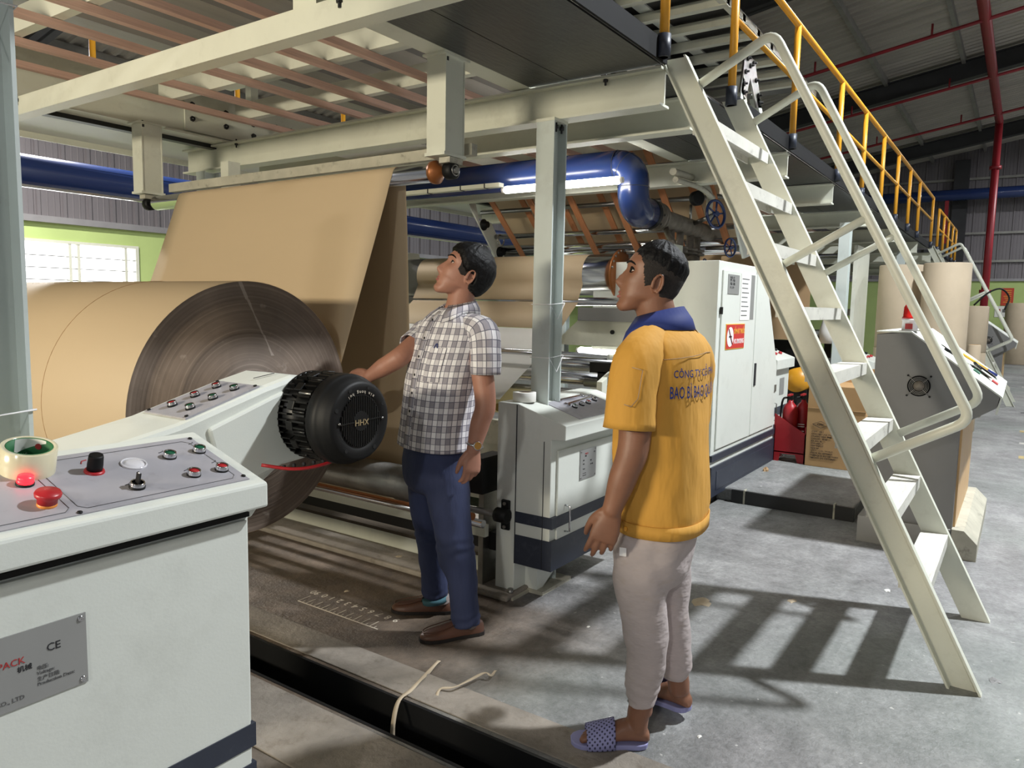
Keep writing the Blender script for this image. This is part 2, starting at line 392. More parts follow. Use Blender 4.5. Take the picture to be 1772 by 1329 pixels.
# raised slab beside the switch cabinet
sl = struct(MB().box((5.42, .86, 0), (9.6, 2.9, .1)).build('floor_plinth', 'floor', None, .012)); tag(sl, 'low raised concrete slab behind the ladder', 'slab')
MB().box((5.40, .86, 0), (5.42, 1.7, .096)).build('slab_edge_plate', 'black', sl)
for y in (1.60, .98): MB().box((5.395, y, 0), (5.45, y+.012, .104)).build('slab_strap', 'dirtycream', sl)

# ---- left wall (green rendered dado with window, grey cladding above)
wl = MB()
WX0, WX1, WZ0, WZ1 = 3.3, 6.42, .95, 2.235
wl.box((XA, YB, 0), (WX0, YB+.15, 2.47)); wl.box((WX1, YB, 0), (XB, YB+.15, 2.47))
wl.box((WX0, YB, 0), (WX1, YB+.15, WZ0)); wl.box((WX0, YB, WZ1), (WX1, YB+.15, 2.47))
wall_left = struct(wl.build('wall_left', 'green'))
tag(wall_left, 'lime green side wall with grey vertical cladding above it', 'wall')
MB().box((XA, YB-.09, 2.47), (XB, YB+.02, 2.56)).build('ledge', 'cladlight', wall_left)
def clad_panel(p0, du, dv, wdt, h, inward):
    # ribbed sheet: u across, v up
    p0, du, n = Vector(p0), Vector(du), Vector(inward); mbp = MB()
    prof = [(0, 0), (.02, 0), (.03, .03), (.075, .03), (.085, 0), (.17, 0), (.175, .006), (.185, .006), (.19, 0), (.26, 0), (.265, .006), (.275, .006), (.28, 0), (wdt-.004, 0), (wdt-.004, -.012), (wdt, -.012)]
    lo = [p0+du*u+n*d for u, d in prof]; hi = [p+Vector((0, 0, h)) for p in lo]
    k = len(prof); mbp.add(lo+hi, [(i, i+1, k+i+1, k+i) for i in range(k-1)])
    return mbp
PW = .35
first = None
for i in range(int((XB-XA)/PW)):
    x = XA+i*PW
    if x+PW < 2.5: continue
    if first is None:
        first = clad_panel((x, YB-.005, 2.52), (1, 0, 0), None, PW, 2.7, (0, -1, 0)).build('cladding_panel', 'clad', wall_left); x0 = x
    else: shared(first, 'cladding_panel', wall_left, (x-x0, 0, 0))
MB().box((XA, YB+.03, 2.5), (XB, YB+.06, 5.2)).build('cladding_backing', 'clad', wall_left)
win = struct(bpy.data.objects.new('window_1', None)); COL.objects.link(win); win.location = (WX0, YB, WZ0); WO[win.name] = Vector((WX0, YB, WZ0))
tag(win, 'bright barred window in the lime green wall behind the big paper roll', 'window')
fr = MB()
for a, b in (((WX0, WZ0), (WX1, WZ0+.04)), ((WX0, WZ1-.04), (WX1, WZ1)), ((WX0, WZ0+.04), (WX0+.05, WZ1-.04)), ((WX1-.05, WZ0+.04), (WX1, WZ1-.04))):
    fr.box((a[0], YB-.03, a[1]), (b[0], YB+.06, b[1]))
fr.build('window_frame', 'cream', win)
for x in (4.25, 5.52, 5.40, 6.22): MB().box((x-.02, YB-.02, WZ0+.04), (x+.02, YB+.05, WZ1-.04)).build('mullion', 'cream', win)
for k in range(1, 7):
    z = WZ0+.04+k*.17
    MB().cyl((WX0+.05, YB-.01, z), (WX1-.05, YB-.01, z), .007, seg=8).build('security_bar', 'steel', win)
for xa, xb in ((WX0+.05, 4.23), (4.27, 5.38), (5.42, 5.50), (5.54, 6.2), (6.24, WX1-.05)):
    MB().box((xa, YB+.06, WZ0+.04), (xb, YB+.066, WZ1-.04)).build('pane', 'daylight', win)

# ---- far wall
wall_far = struct(MB().box((XB, YA, 0), (XB+.15, YB, 2.47)).build('wall_far', 'green')); tag(wall_far, 'distant lime green end wall with grey cladding above', 'wall')
MB().box((XB-.07, YA, 2.47), (XB+.02, YB, 2.55)).build('ledge', 'cladlight', wall_far)
first = None
for i in range(int((YB-YA)/PW)):
    y = YA+i*PW
    if y < -3.2: continue
    if first is None:
        first = clad_panel((XB-.005, y, 2.52), (0, 1, 0), None, PW, 6.0, (-1, 0, 0)).build('cladding_panel', 'clad', wall_far); y0 = y
    else: shared(first, 'cladding_panel', wall_far, (0, y-y0, 0))
MB().box((XB+.03, YA, 2.5), (XB+.06, YB, 8.5)).build('cladding_backing', 'clad', wall_far)
for z in (3.05, 3.92, 5.6): MB().box((XB-.12, YA, z), (XB-.04, YB, z+.07)).build('wall_girt', 'purlin', wall_far)
MB().box((XB-.35, 1.75, 2.6), (XB-.12, 2.15, 6.2)).build('wall_stanchion', 'rafter', wall_far)

# ---- roof
def rz(y): return 6.85-.17*y
cmb = MB(); RY0, RY1 = -9.0, 11.7
cmb.add([(XA, RY0, rz(RY0)+.12), (XB+.2, RY0, rz(RY0)+.12), (XB+.2, RY1, rz(RY1)+.12), (XA, RY1, rz(RY1)+.12)], [(0, 1, 2, 3)])
ceiling = struct(cmb.build('ceiling', 'rafter')); tag(ceiling, 'sloping corrugated metal roof with dark rafters', 'roof')
sh = MB(); prof = []
for k in range(6):
    u = k*.2; prof += [(u, 0), (u+.10, 0), (u+.125, .035), (u+.175, .035)]
prof = prof[:-3]; k = len(prof)
lo = [(XA+u, RY0, rz(RY0)-d) for u, d in prof]; hi = [(XA+u, RY1, rz(RY1)-d) for u, d in prof]
sh.add(lo+hi, [(i, i+1, k+i+1, k+i) for i in range(k-1)])
first = sh.build('roof_sheet', 'roof', ceiling)
for i in range(1, 36): shared(first, 'roof_sheet', ceiling, (i, 0, 0))
for x in (-2.1, 4.6, 11.3, 18.0, 24.7):
    r = MB(); r.prism([(RY0, rz(RY0)-.49), (RY1, rz(RY1)-.49), (RY1, rz(RY1)-.12), (RY0, rz(RY0)-.12)], 0, x-.02, x+.02)
    for dz in (-.49, -.14):
        r.prism([(RY0, rz(RY0)+dz), (RY1, rz(RY1)+dz), (RY1, rz(RY1)+dz+.02), (RY0, rz(RY0)+dz+.02)], 0, x-.11, x+.11)
    r.build('rafter', 'rafter', ceiling)
for i in range(15):
    y = -8.4+i*1.4
    MB().box((XA, y-.035, rz(y)-.16), (XB, y+.035, rz(y)-.035)).build('purlin', 'purlin', ceiling)

# ---- sprinkler pipes (one connected run) and lamps
sp = thing('sprinkler_pipe', 'dark red sprinkler main under the roof dropping down the far wall', 'pipe', (22.0, .87, 0))
MB().cyl((22, .87, 0), (22, .87, 6.1), .085, seg=14).build('riser', 'redpipe', sp)
MB().cyl((2, .87, 6.1), (22.08, .87, 6.1), .085, seg=14).build('main_pipe', 'redpipe', sp)
for z in (2.0, 5.0): MB().cyl((22, .87, z-.04), (22, .87, z+.04), .13, seg=14).build('flange', 'redpipe', sp)
for x in (14.3, 17.7, 21.0):
    MB().cyl((x, -8, 6.2+.17*8), (x, 11, 6.2-.17*11), .03, seg=8).build('branch_pipe', 'redpipe', sp)
    for y in (-1.4, 1.6, 3.4): MB().cyl((x, y, 6.2-.17*y), (x, y, 6.4-.17*y), .018, seg=6).build('sprinkler_head', 'redpipe', sp)
for i, (l, e, c) in enumerate(LAMPS):
    lab = ['high bay lamp hung over the ladder', 'unseen flood lamp added behind the viewer over the aisle', 'high bay lamp over the far aisle beside the standing rolls', 'farthest high bay lamp over the aisle by the end wall', 'high bay lamp over the far side of the machine', 'added fill lamp near the window wall'][i]
    t = thing('high_bay_lamp', lab, 'lamp', (l[0], l[1], l[2]), 'high bay lamps under the roof')
    MB().lathe((l[0], l[1], l[2]+.004), (0, 0, 1), [(0, .24), (.10, .2), (.18, .09), (.34, .08)], 20, True).build('housing', 'black', t)
    MB().cyl((l[0], l[1], l[2]+.34), (l[0], l[1], rz(l[1])-.05), .012, seg=6).build('suspension_rod', 'steel', t)

bt = thing('led_batten', 'led batten behind the viewer lighting the paper roll', 'lamp', BATTEN)
MB().obox(BATTEN+Vector((0, 0, .05)), Vector((0, .62, 0)), Vector((.04, 0, 0)), (0, 0, .025)).build('housing', 'whiteink', bt)
MB().obox(BATTEN+Vector((0, 0, 1.6)), (.01, 0, 0), (0, .01, 0), (0, 0, 1.53)).build('suspension_rod', 'steel', bt)
# ================================================================== OVERHEAD BRIDGE FRAME
fb = thing('bridge_frame', 'cream steel overhead bridge with wooden slats and a dark walkway above the paper machine', 'frame', (3.2, 2.0, 0))
ZB0, ZB1 = 2.315, 2.48
def bolt(c, axis=(0, 0, 1), parent=fb, r=.009, name='bolt'):
    c = Vector(c); a = Vector(axis).normalized()
    b = MB(); b.cyl(c-a*.028, c+a*.028, r*.6, seg=6); b.cyl(c-a*.012, c+a*.004, r*1.3, seg=6); return b.build(name, 'black', parent)
XBEAMS = (1.86, 3.2, 3.70, 5.28, 6.72, 8.6, 10.6, 12.6)
for i, x in enumerate(XBEAMS):
    y0, y1 = (1.395, 5.04) if i else (1.30, 4.80)
    if i == 0:
        q = MB(); q.box((1.80, y0, 2.354), (1.808, y1, 2.423)); q.box((1.80, y0, 2.345), (1.87, y1, 2.354)); q.box((1.80, y0, 2.423), (1.87, y1, 2.432)); q.box((1.862, y0, 2.432), (1.87, y1, 2.47)); q.build('cross_beam', 'cream', fb)
        for yy in (2.14, 4.62): MB().box((1.81, yy-.06, 2.432), (1.86, yy+.06, 2.486)).build('packer', 'cream', fb)
        continue
    if i == 2: y0, y1 = 1.45, 4.9
    ibeam(MB(), (x, y0, (ZB0+ZB1)/2), (x, y1, (ZB0+ZB1)/2), .1, ZB1-ZB0, .011, .012).build('cross_beam', 'cream', fb)
for (x, y) in ((1.79, 1.95), (1.79, 4.32), (3.17, 1.68), (3.17, 4.45)): bolt((x+.005, y, (ZB1 if x > 2 else 2.43)-.01))
def xbeam(y, z0, z1, wd, name='longitudinal_beam'):
    return ibeam(MB(), (.55, y, (z0+z1)/2), (14.2, y, (z0+z1)/2), wd, z1-z0, .013, .012).build(name, 'cream', fb)
xbeam(2.14, 2.485, 2.66, .11); xbeam(4.62, 2.485, 2.80, .14)
# splice bolts on the far longitudinal beam
for x, zz in ((2.95, (2.60, 2.69)), (3.2, (2.60, 2.69)), (3.42, (2.58, 2.66, 2.74)), (3.62, (2.58, 2.68)), (3.75, (2.58, 2.68)), (3.95, (2.58, 2.68)), (4.6, (2.6, 2.7))):
    for z in zz: bolt((x, 4.60, z), (0, 1, 0), r=.014)
MB().box((2.9, 4.598, 2.52), (3.55, 4.61, 2.77)).build('splice_plate', 'cream', fb)
# joists
for x in (1.66, 2.70, 3.25, 4.3, 5.4, 6.5, 7.6, 8.8, 10.0, 11.2):
    j = MB(); j.box((x, 2.2, 2.653), (x+.008, 4.56, 2.747)); j.box((x, 2.2, 2.645), (x+.05, 4.56, 2.653)); j.box((x, 2.2, 2.747), (x+.05, 4.56, 2.755))
    j.build('joist', 'cream', fb)
# wooden slats
for y in (2.43, 2.74, 3.04, 3.33, 3.64, 4.04, 4.42):
    MB().box((.5, y-.019, 2.608), (14.0, y+.019, 2.642)).build('wooden_slat', 'wood', fb)
# upper planks that carry the corrugated board
for k in range(7):
    y = 4.62-.4*k
    MB().box((.4, y-.10, 3.0), (14.0, y+.10, 3.02)).build('bridge_plank', 'plank', fb)
    MB().box((.4, y-.125, 2.985), (14.0, y-.10, 3.035)).build('plank_lip', 'plank', fb)
for x in (.9, 3.4, 6.0, 8.6, 11.2, 13.6):
    MB().box((x, 2.0, 2.94), (x+.06, 4.9, 2.985)).build('plank_bearer', 'cream', fb)
    for y in (2.14, 4.62): MB().box((x, y-.03, 2.66), (x+.06, y+.03, 2.945)).build('upright', 'cream', fb)
# upper side beam of the bridge (white box beam seen above the walkway)
MB().box((1.2, 1.95, 3.17), (5.5, 2.03, 3.318)).build('upper_side_beam', 'white', fb)
MB().box((5.46, 1.93, 3.2), (5.53, 1.955, 3.26)).build('beam_end_bracket', 'white', fb)
g = MB(); g.prism([(4.90, 3.06), (5.10, 3.06), (5.30, 2.80), (5.19, 2.78), (5.02, 2.93), (4.95, 2.78), (4.84, 2.80)], 1, 1.595, 1.607); g.build('gusset_plate', 'steel', fb)
for dx, z in ((-.06, 3.03), (.06, 3.03), (0, 3.0), (-.09, 2.94), (.13, 2.94), (-.11, 2.86), (.2, 2.86), (-.1, 2.81), (.24, 2.82)): bolt((5.0+dx, 1.595, z), (0, 1, 0), r=.012)
MB().bar((4.89, 1.62, 2.9), (4.83, 1.62, 2.5), .05, .05, (0, 1, 0)).build('frame_leg', 'white', fb)
MB().bar((5.2, 1.62, 2.86), (5.56, 1.62, 2.5), .06, .05, (0, 1, 0)).build('frame_leg', 'white', fb)
MB().bar((5.06, 1.66, 2.9), (5.14, 1.66, 2.5), .05, .05, (0, 1, 0)).build('frame_leg', 'cream', fb)
for k in range(13):
    x = 2.5+.29*k; MB().box((x, 1.5, 3.115), (x+.05, 2.62, 3.165)).build('bracket_bar', 'cream', fb)
MB().box((2.5, 1.5, 3.12), (6.4, 1.54, 3.16)).build('bracket_rail', 'cream', fb)
MB().box((2.4, 1.52, 3.18), (6.4, 2.62, 3.19)).build('bridge_cover', 'black', fb)
# walkway deck (near side) with kerb, and far-side deck
for a, b in ((.9, 3.15), (3.25, 5.25), (5.3, 8.55), (8.6, 14.0)):
    MB().box((a, 1.40, 2.484), (b, 1.86, 2.492)).build('deck_plate', 'deckblack', fb)
    MB().box((a, 1.865, 2.484), (b, 2.08, 2.492)).build('deck_plate', 'deckblack', fb)
MB().box((.9, 1.372, 2.482), (3.16, 1.384, 2.575)).build('kerb', 'kerb', fb)
MB().box((4.02, 1.372, 2.482), (14.0, 1.384, 2.575)).build('kerb', 'kerb', fb)
MB().box((.5, 4.78, 2.50), (14.0, 5.5, 2.508)).build('far_deck_plate', 'white', fb)
MB().box((.5, 5.49, 2.46), (14.0, 5.51, 2.6)).build('far_kerb', 'cream', fb)
MB().box((.5, 4.70, 2.46), (14.0, 4.76, 2.50)).build('dark_strip', 'black', fb)
# columns
def hcol(x, y, z0, z1, name='column'):
    c = MB(); c.box((x, y-.05, z0), (x+.009, y+.05, z1)); c.box((x+.111, y-.05, z0), (x+.12, y+.05, z1)); c.box((x+.005, y-.006, z0), (x+.115, y+.006, z1))
    return c.build(name, 'creamshade', fb)
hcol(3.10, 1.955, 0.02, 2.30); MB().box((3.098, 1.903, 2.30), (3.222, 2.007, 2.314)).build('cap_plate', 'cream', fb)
for dx in (.03, .08): bolt((3.12+dx, 1.925, 2.285), (0, 0, 1))
MB().box((3.02, 1.86, 0), (3.30, 2.05, .018)).build('base_plate', 'dirtycream', fb)
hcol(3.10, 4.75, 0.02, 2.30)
for x in (8.0, 12.0):
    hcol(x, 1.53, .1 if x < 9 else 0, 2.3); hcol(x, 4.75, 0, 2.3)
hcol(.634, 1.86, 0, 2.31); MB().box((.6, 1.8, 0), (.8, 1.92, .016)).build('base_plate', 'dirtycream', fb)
# wire ties round the columns
for z in (1.43, 1.17):
    MB().tube([(3.095, 1.9, z), (3.095, 2.01, z), (3.225, 2.01, z-.01), (3.225, 1.9, z+.01), (3.095, 1.9, z), (3.16, 1.895, z-.07), (3.222, 1.895, z+.01)], .0022, 6).build('wire_tie', 'whiteink', fb)
for z in (2.02, 1.16):
    MB().tube([(.629, 1.805, z), (.629, 1.915, z), (.759, 1.915, z-.01), (.759, 1.805, z+.01), (.629, 1.805, z), (.704, 1.8, z-.09)], .0022, 6).build('wire_tie', 'whiteink', fb)
# hanging posts and spreader bar
for y0, y1 in ((2.10, 2.205), (4.47, 4.575)):
    p = MB(); p.box((2.53, y0, 2.074), (2.536, y1, 2.476)); p.box((2.655, y0, 2.074), (2.661, y1, 2.476)); p.box((2.536, y0+.003, 2.074), (2.655, y0+.009, 2.476)); p.box((2.536, y1-.009, 2.074), (2.655, y1-.003, 2.476))
    p.box((2.52, y0-.004, 2.06), (2.671, y1+.004, 2.074)); p.box((2.51, y0-.01, 2.476), (2.685, y1+.01, 2.4845)); p.build('hanging_post', 'cream', fb)
    bolt((2.545, y0+.01, 2.465))
MB().box((2.69, 2.08, 2.085), (2.73, 4.46, 2.135)).build('spreader_bar', 'dirtycream', fb)
MB().box((2.99, 4.28, 2.14), (3.08, 4.36, 2.31)).build('spreader_bracket', 'cream', fb)
MB().box((3.3, 3.15, 2.4), (3.75, 3.9, 2.412)).build('translucent_panel', 'whitepaper', fb)

# corrugated board looped on the bridge
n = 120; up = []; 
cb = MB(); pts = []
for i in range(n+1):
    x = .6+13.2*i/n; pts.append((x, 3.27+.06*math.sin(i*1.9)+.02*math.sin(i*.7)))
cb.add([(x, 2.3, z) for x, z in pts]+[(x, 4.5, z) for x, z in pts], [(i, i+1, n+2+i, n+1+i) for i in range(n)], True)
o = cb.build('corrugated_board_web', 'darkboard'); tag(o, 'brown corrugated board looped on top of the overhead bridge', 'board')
sol = o.modifiers.new('thick', 'SOLIDIFY'); sol.thickness = .004

# ------------------------------------------------------------------ railings
def railing(name, label, posts, y, zt, zm, z0, top_from, top_to, sleeve=True, grp=None, opening=None):
    t = thing(name, label, 'railing', (posts[0], y, z0), grp)
    for x in posts:
        MB().cyl((x, y, z0), (x, y, zt), .021, seg=12).build('post', 'yellow', t)
        if sleeve: MB().cyl((x, y, z0), (x, y, z0+.095), .03, seg=14).build('post_sleeve', 'navy', t)
    MB().cyl((top_from, y, zt), (top_to, y, zt), .021, seg=12).build('top_rail', 'yellow', t)
    MB().cyl((top_from, y, zm), (top_to, y, zm), .016, seg=10).build('mid_rail', 'yellow', t)
    return t
railing('safety_railing', 'long yellow tube railing along the walkway edge beyond the ladder', [3.98, 5.22, 6.65, 7.75, 8.85, 9.95, 11.05, 12.1, 13.95], 1.36, 3.28, 2.93, 2.49, 3.98, 13.95, grp='yellow walkway railings')
railing('safety_railing', 'short yellow railing on the walkway this side of the ladder', [1.2, 2.2, 3.09], 1.36, 3.28, 2.93, 2.49, 1.2, 3.09, grp='yellow walkway railings')
rf_ = railing('safety_railing', 'yellow railing on the far side of the bridge by the cladding wall', [1.6+1.15*k for k in range(11)], 5.44, 3.28, 2.93, 2.51, 1.6, 13.1, False, grp='yellow walkway railings')
fr_ = railing('safety_railing', 'farthest yellow railing beside the second ladder', [15.0, 16.0, 17.0, 18.0, 18.9], 1.36, 3.22, 2.9, 2.49, 15.0, 18.9, True, grp='yellow walkway railings')
# far end of the walkway carries on beyond
wk = thing('far_walkway', 'distant stretch of steel walkway on posts at the end of the bridge', 'walkway', (16.8, 2.0, 0))
MB().box((14.3, 1.38, 2.44), (19.2, 4.5, 2.49)).build('deck_plate', 'deckblack', wk)
for x in (14.4, 16.5, 19.0):
    ibeam(MB(), (x, 1.38, 2.36), (x, 4.5, 2.36), .1, .16).build('cross_beam', 'cream', wk)
    for y in (1.6, 4.4): MB().box((x-.05, y-.05, 0), (x+.05, y+.05, 2.28)).build('post', 'cream', wk)

# ------------------------------------------------------------------ top guide roller
RX, RZ, RR = 2.6, 2.005, .043
gr = thing('guide_roller', 'polished steel guide roller hanging under the bridge, paper sheet over it', 'roller', (RX, 3.3, RZ-RR), 'guide rollers')
MB().cyl((RX, 2.225, RZ), (RX, 4.44, RZ), RR, seg=28).build('roller_tube', 'chrome', gr)
MB().cyl((RX, 2.09, RZ), (RX, 4.58, RZ), .014, seg=10).build('shaft', 'steel', gr)
MB().lathe((RX, 2.225, RZ), (0, -1, 0), [(0, .05), (.02, .052), (.035, .03), (.06, .014)], 20).build('end_flange', 'brass', gr)
for y in (2.10, 4.5):
    MB().lathe((RX, y, RZ), (0, 1, 0), [(0, .03), (.004, .038), (.045, .038), (.05, .03)], 20).build('bearing', 'rubber', gr)
    MB().box((RX-.045, y-.005, RZ+.028), (RX+.045, y+.055, RZ+.052)).build('bearing_bracket', 'dirtycream', gr)
MB().torus((RX, 2.1, RZ), (0, 1, 0), .022, .004).build('bearing_ring', 'steel', gr)

# ------------------------------------------------------------------ big paper roll
PX, PZ, PR, PY0, PY1 = 1.775, 1.008, .487, 2.43, 4.15
def roll_end_material():
    m, nt, b = new_mat('paper_roll_end'); L = nt.links.new
    pos = nnode(nt, 'ShaderNodeNewGeometry').outputs['Position']
    sub = nnode(nt, 'ShaderNodeVectorMath', operation='SUBTRACT'); L(pos, sub.inputs[0]); sub.inputs[1].default_value = (PX, 0, PZ)
    mu = nnode(nt, 'ShaderNodeVectorMath', operation='MULTIPLY'); L(sub.outputs[0], mu.inputs[0]); mu.inputs[1].default_value = (1, 0, 1)
    ln = nnode(nt, 'ShaderNodeVectorMath', operation='LENGTH'); L(mu.outputs[0], ln.inputs[0])
    n1 = nnode(nt, 'ShaderNodeTexNoise', noise_dimensions='1D'); L(ln.outputs['Value'], n1.inputs['W']); n1.inputs['Scale'].default_value = 90; n1.inputs['Detail'].default_value = 4
    n2 = noise_node(nt, 6, 5, .6, pos, 1.0)
    c = ramp(nt, n1.outputs[0], [(.3, lin((104, 90, 78))), (.6, lin((113, 98, 86))), (.75, lin((130, 115, 102)))]).outputs[0]
    patch = ramp(nt, n2.outputs[0], [(.35, (.86, .85, .84, 1)), (.7, (1.12, 1.12, 1.12, 1))]).outputs[0]
    c = mixc(nt, 1.0, c, patch, 'MULTIPLY')
    sc = ramp(nt, noise_node(nt, 16, 3, .5, pos).outputs[0], [(.66, (0, 0, 0, 1)), (.74, (.35, .35, .35, 1))]).outputs[0]
    c = mixc(nt, sc, c, lin((176, 164, 152)))
    sx_ = nnode(nt, 'ShaderNodeSeparateXYZ'); L(sub.outputs[0], sx_.inputs[0])
    def mth(op, a, v, v2=None):
        k = nnode(nt, 'ShaderNodeMath', operation=op); L(a, k.inputs[0])
        if isinstance(v, (int, float)): k.inputs[1].default_value = v
        else: L(v, k.inputs[1])
        if v2 is not None: k.inputs[2].default_value = v2
        return k.outputs[0]
    tt = mth('ABSOLUTE', mth('ADD', mth('ADD', mth('MULTIPLY', sx_.outputs[2], .5), sx_.outputs[0]), -.205), 0)
    tt = mth('ADD', tt, mth('MULTIPLY', mth('ADD', n2.outputs[0], -.5), .03))
    mk = mth('MULTIPLY', mth('LESS_THAN', tt, .007), mth('GREATER_THAN', sx_.outputs[2], .2))
    mk = mth('MULTIPLY', mk, .45); c = mixc(nt, mk, c, lin((190, 178, 166))); L(c, b.inputs['Base Color']); b.inputs['Roughness'].default_value = .7
    bp = nnode(nt, 'ShaderNodeBump'); bp.inputs['Strength'].default_value = .25; bp.inputs['Distance'].default_value = .004
    L(n1.outputs[0], bp.inputs['Height']); L(bp.outputs[0], b.inputs['Normal'])
    return m
MT['rollend'] = roll_end_material()
pr = thing('paper_roll', 'huge kraft paper roll held on the arm of the nearest roll stand', 'paper roll', (PX, 3.29, PZ-PR))
seg = 96; ringf = lambda y, r: [Vector((PX+r*math.cos(2*PI*i/seg), y, PZ+r*math.sin(2*PI*i/seg))) for i in range(seg)]
MB().loft([ringf(PY0, PR-.002), ringf(PY0+.002, PR), ringf(PY1, PR)], False).build('wound_paper', 'kraft', pr)
e = MB()
e.loft([ringf(PY0+.001, PR-.001), ringf(PY0+.004, PR*.86), ringf(PY0-.001, PR*.855), ringf(PY0+.002, PR*.6), ringf(PY0-.003, PR*.595), ringf(PY0, PR*.38), ringf(PY0-.006, PR*.375), ringf(PY0-.004, .07)], False)
e.build('roll_end', 'rollend', pr)
MB().loft([ringf(PY1, PR), ringf(PY1, .07)], False).build('roll_end', 'rollend', pr)
c = MB(); c.loft([ringf(PY0-.004, .07), ringf(PY0-.012, .068), ringf(PY0-.012, .05), ringf(PY0+.2, .05)], False); c.build('core_tube', 'cardboard', pr)
MB().torus((PX, 3.02, PZ), (0, 1, 0), PR+.0004, .0016, 72, 6).build('paper_seam', 'kraftdark', pr)
# ------------------------------------------------------------------ paper web: off the roll, up over the guide roller, down behind
a0 = math.radians(18)
tang = (PX+PR*math.cos(a0)+.001, PZ+PR*math.sin(a0))
path = [tang]
path += [(tang[0]+(RX-RR-.001-tang[0])*t, tang[1]+(RZ+.01-tang[1])*t) for t in [k/14 for k in range(1, 15)]]
path += [(RX+(RR+.0015)*math.cos(a), RZ+(RR+.0015)*math.sin(a)) for a in [PI*(1-k/10)+.0 for k in range(1, 11)]]
LX, LZ, LR = 2.62, .56, .085
path += [(RX+RR+.001+(LX+LR+.001-RX-RR)*t, RZ+(LZ+.02-RZ)*t) for t in [k/14 for k in range(1, 15)]]
path += [(LX+(LR+.0015)*math.cos(a), LZ+(LR+.0015)*math.sin(a)) for a in [math.radians(10-k*14) for k in range(0, 11)]]
NW = 14; wv = []; wf = []
def web_y(k): return PY0+.002+(PY1-.004-PY0)*k/NW
for (x, z) in path:
    for k in range(NW+1):
        d = .004*math.sin(k*.9+z*3)*math.sin(z*2.2) if .9 < z < 1.9 else 0
        wv.append((x+d, web_y(k), z))
for i in range(len(path)-1):
    for k in range(NW): q = i*(NW+1)+k; wf.append((q, q+1, q+NW+2, q+NW+1))
wb = MB(); wb.add(wv, wf, True); o = wb.build('paper_web', 'kraft'); tag(o, 'wide brown paper sheet rising from the big roll over a hanging roller', 'paper sheet')
sol = o.modifiers.new('thick', 'SOLIDIFY'); sol.thickness = .0012

# ------------------------------------------------------------------ roll stand with arm, keypad and brake
rs = thing('roll_stand', 'white roll stand arm with keypad and round black air brake', 'roll stand', (1.2, 2.25, 0))
AY0, AY1 = 2.085, 2.37
arm = MB()
arm.prism([(.80, .955), (1.27, 1.045), (1.575, 1.135), (1.70, 1.165), (1.82, 1.15), (1.91, 1.07), (1.91, .95), (1.82, .87), (1.66, .865), (1.40, .70), (1.1, .55), (.80, .55)], 1, AY0, AY1)
arm.build('arm', 'white', rs, .02)
hs = MB(); hs.prism([(1.36, 1.02), (1.60, 1.1), (1.70, 1.13), (1.85, 1.1), (1.88, .95), (1.78, .87), (1.64, .86), (1.42, .80)], 1, AY0-.012, AY0+.01); hs.build('arm_cheek', 'white', rs, .01)
MB().box((.72, 2.06, 0), (1.2, 2.4, .75)).build('pedestal', 'white', rs, .01)
# keypad on the slope of the arm
s0, s1 = Vector((1.30, 0, 1.0538)), Vector((1.57, 0, 1.1335)); sd = (s1-s0).normalized(); sn = Vector((-sd.z, 0, sd.x))
kp = MB(); kp.obox((s0+s1)/2+Vector((0, 2.215, 0))+sn*.002, (s1-s0)/2, Vector((0, .115, 0)), sn*.003); kpo = kp.build('keypad_plate', 'panelgrey', rs)
def push_button(c, n, colr, parent, r=.0145, name='push_button'):
    c, n = Vector(c), Vector(n).normalized()
    b = MB(); b.lathe(c, n, [(0, r*1.08), (.006, r*1.08), (.0062, r*.9)], 20); o = b.build(name, 'rubber', parent)
    MB().lathe(c+n*.006, n, [(0, r*1.02), (.008, r), (.010, r*.94), (.0085, r*.8)], 20, False).build('bezel', 'chrome', o)
    MB().lathe(c+n*.012, n, [(0, r*.82), (.0015, r*.78), (.002, .001)], 20).build('button_cap', colr, o)
    return o
for k, tt in enumerate((.22, .52, .82)):
    for y, cc in ((2.265, 'redpla'), (2.165, 'greenpla')):
        push_button(s0+(s1-s0)*tt+Vector((0, y, 0))+sn*.005, sn, cc, rs)
for tt, y in ((.04, 2.32), (.04, 2.11), (.97, 2.32), (.97, 2.11)):
    MB().cyl(s0+(s1-s0)*tt+Vector((0, y, 0))+sn*.004, s0+(s1-s0)*tt+Vector((0, y, 0))+sn*.009, .006, seg=8).build('screw', 'rubber', rs)
MB().bar((1.62, 2.2, 1.1525), (1.685, 2.17, 1.168), .004, .002).build('paint_scratch', 'ink', rs)
# air brake
BR = .157; BX, BZ = 1.775, 1.022
by0, by1 = 2.085, 1.83
MB().lathe((BX, by0, BZ), (0, -1, 0), [(0, BR*.98), (.006, BR*1.0), (.012, BR*.98), (.012, BR*.86), (.15, BR*.86), (.15, BR*.95), (.155, BR)], 64).build('brake_body', 'cast', rs)
cap = MB(); cap.lathe((BX, by0-.155, BZ), (0, -1, 0), [(0, BR), (.03, BR*1.0), (.045, BR*.985), (.048, BR*.95), (.056, BR*.955), (.060, BR*.92), (.068, BR*.925), (.072, BR*.885), (.09, BR*.87), (.096, BR*.8), (.097, BR*.62), (.094, BR*.6), (.094, BR*.57)], 64, True)
capo = cap.build('brake_cover', 'rubber', rs)
fins = MB()
for k in range(44):
    a = 2*PI*k/44; u = Vector((math.cos(a), 0, math.sin(a))); v = Vector((-math.sin(a), 0, math.cos(a)))
    L0, L1 = (.012, .06) if k % 4 else (.012, .035)
    fins.obox(Vector((BX, by0-(L0+L1)/2, BZ))+u*BR*.92, Vector((0, (L1-L0)/2, 0)), u*BR*.075, v*.0028)
    fins.obox(Vector((BX, by0-.118, BZ))+u*BR*.93, Vector((0, .030, 0)), u*BR*.07, v*.0032)
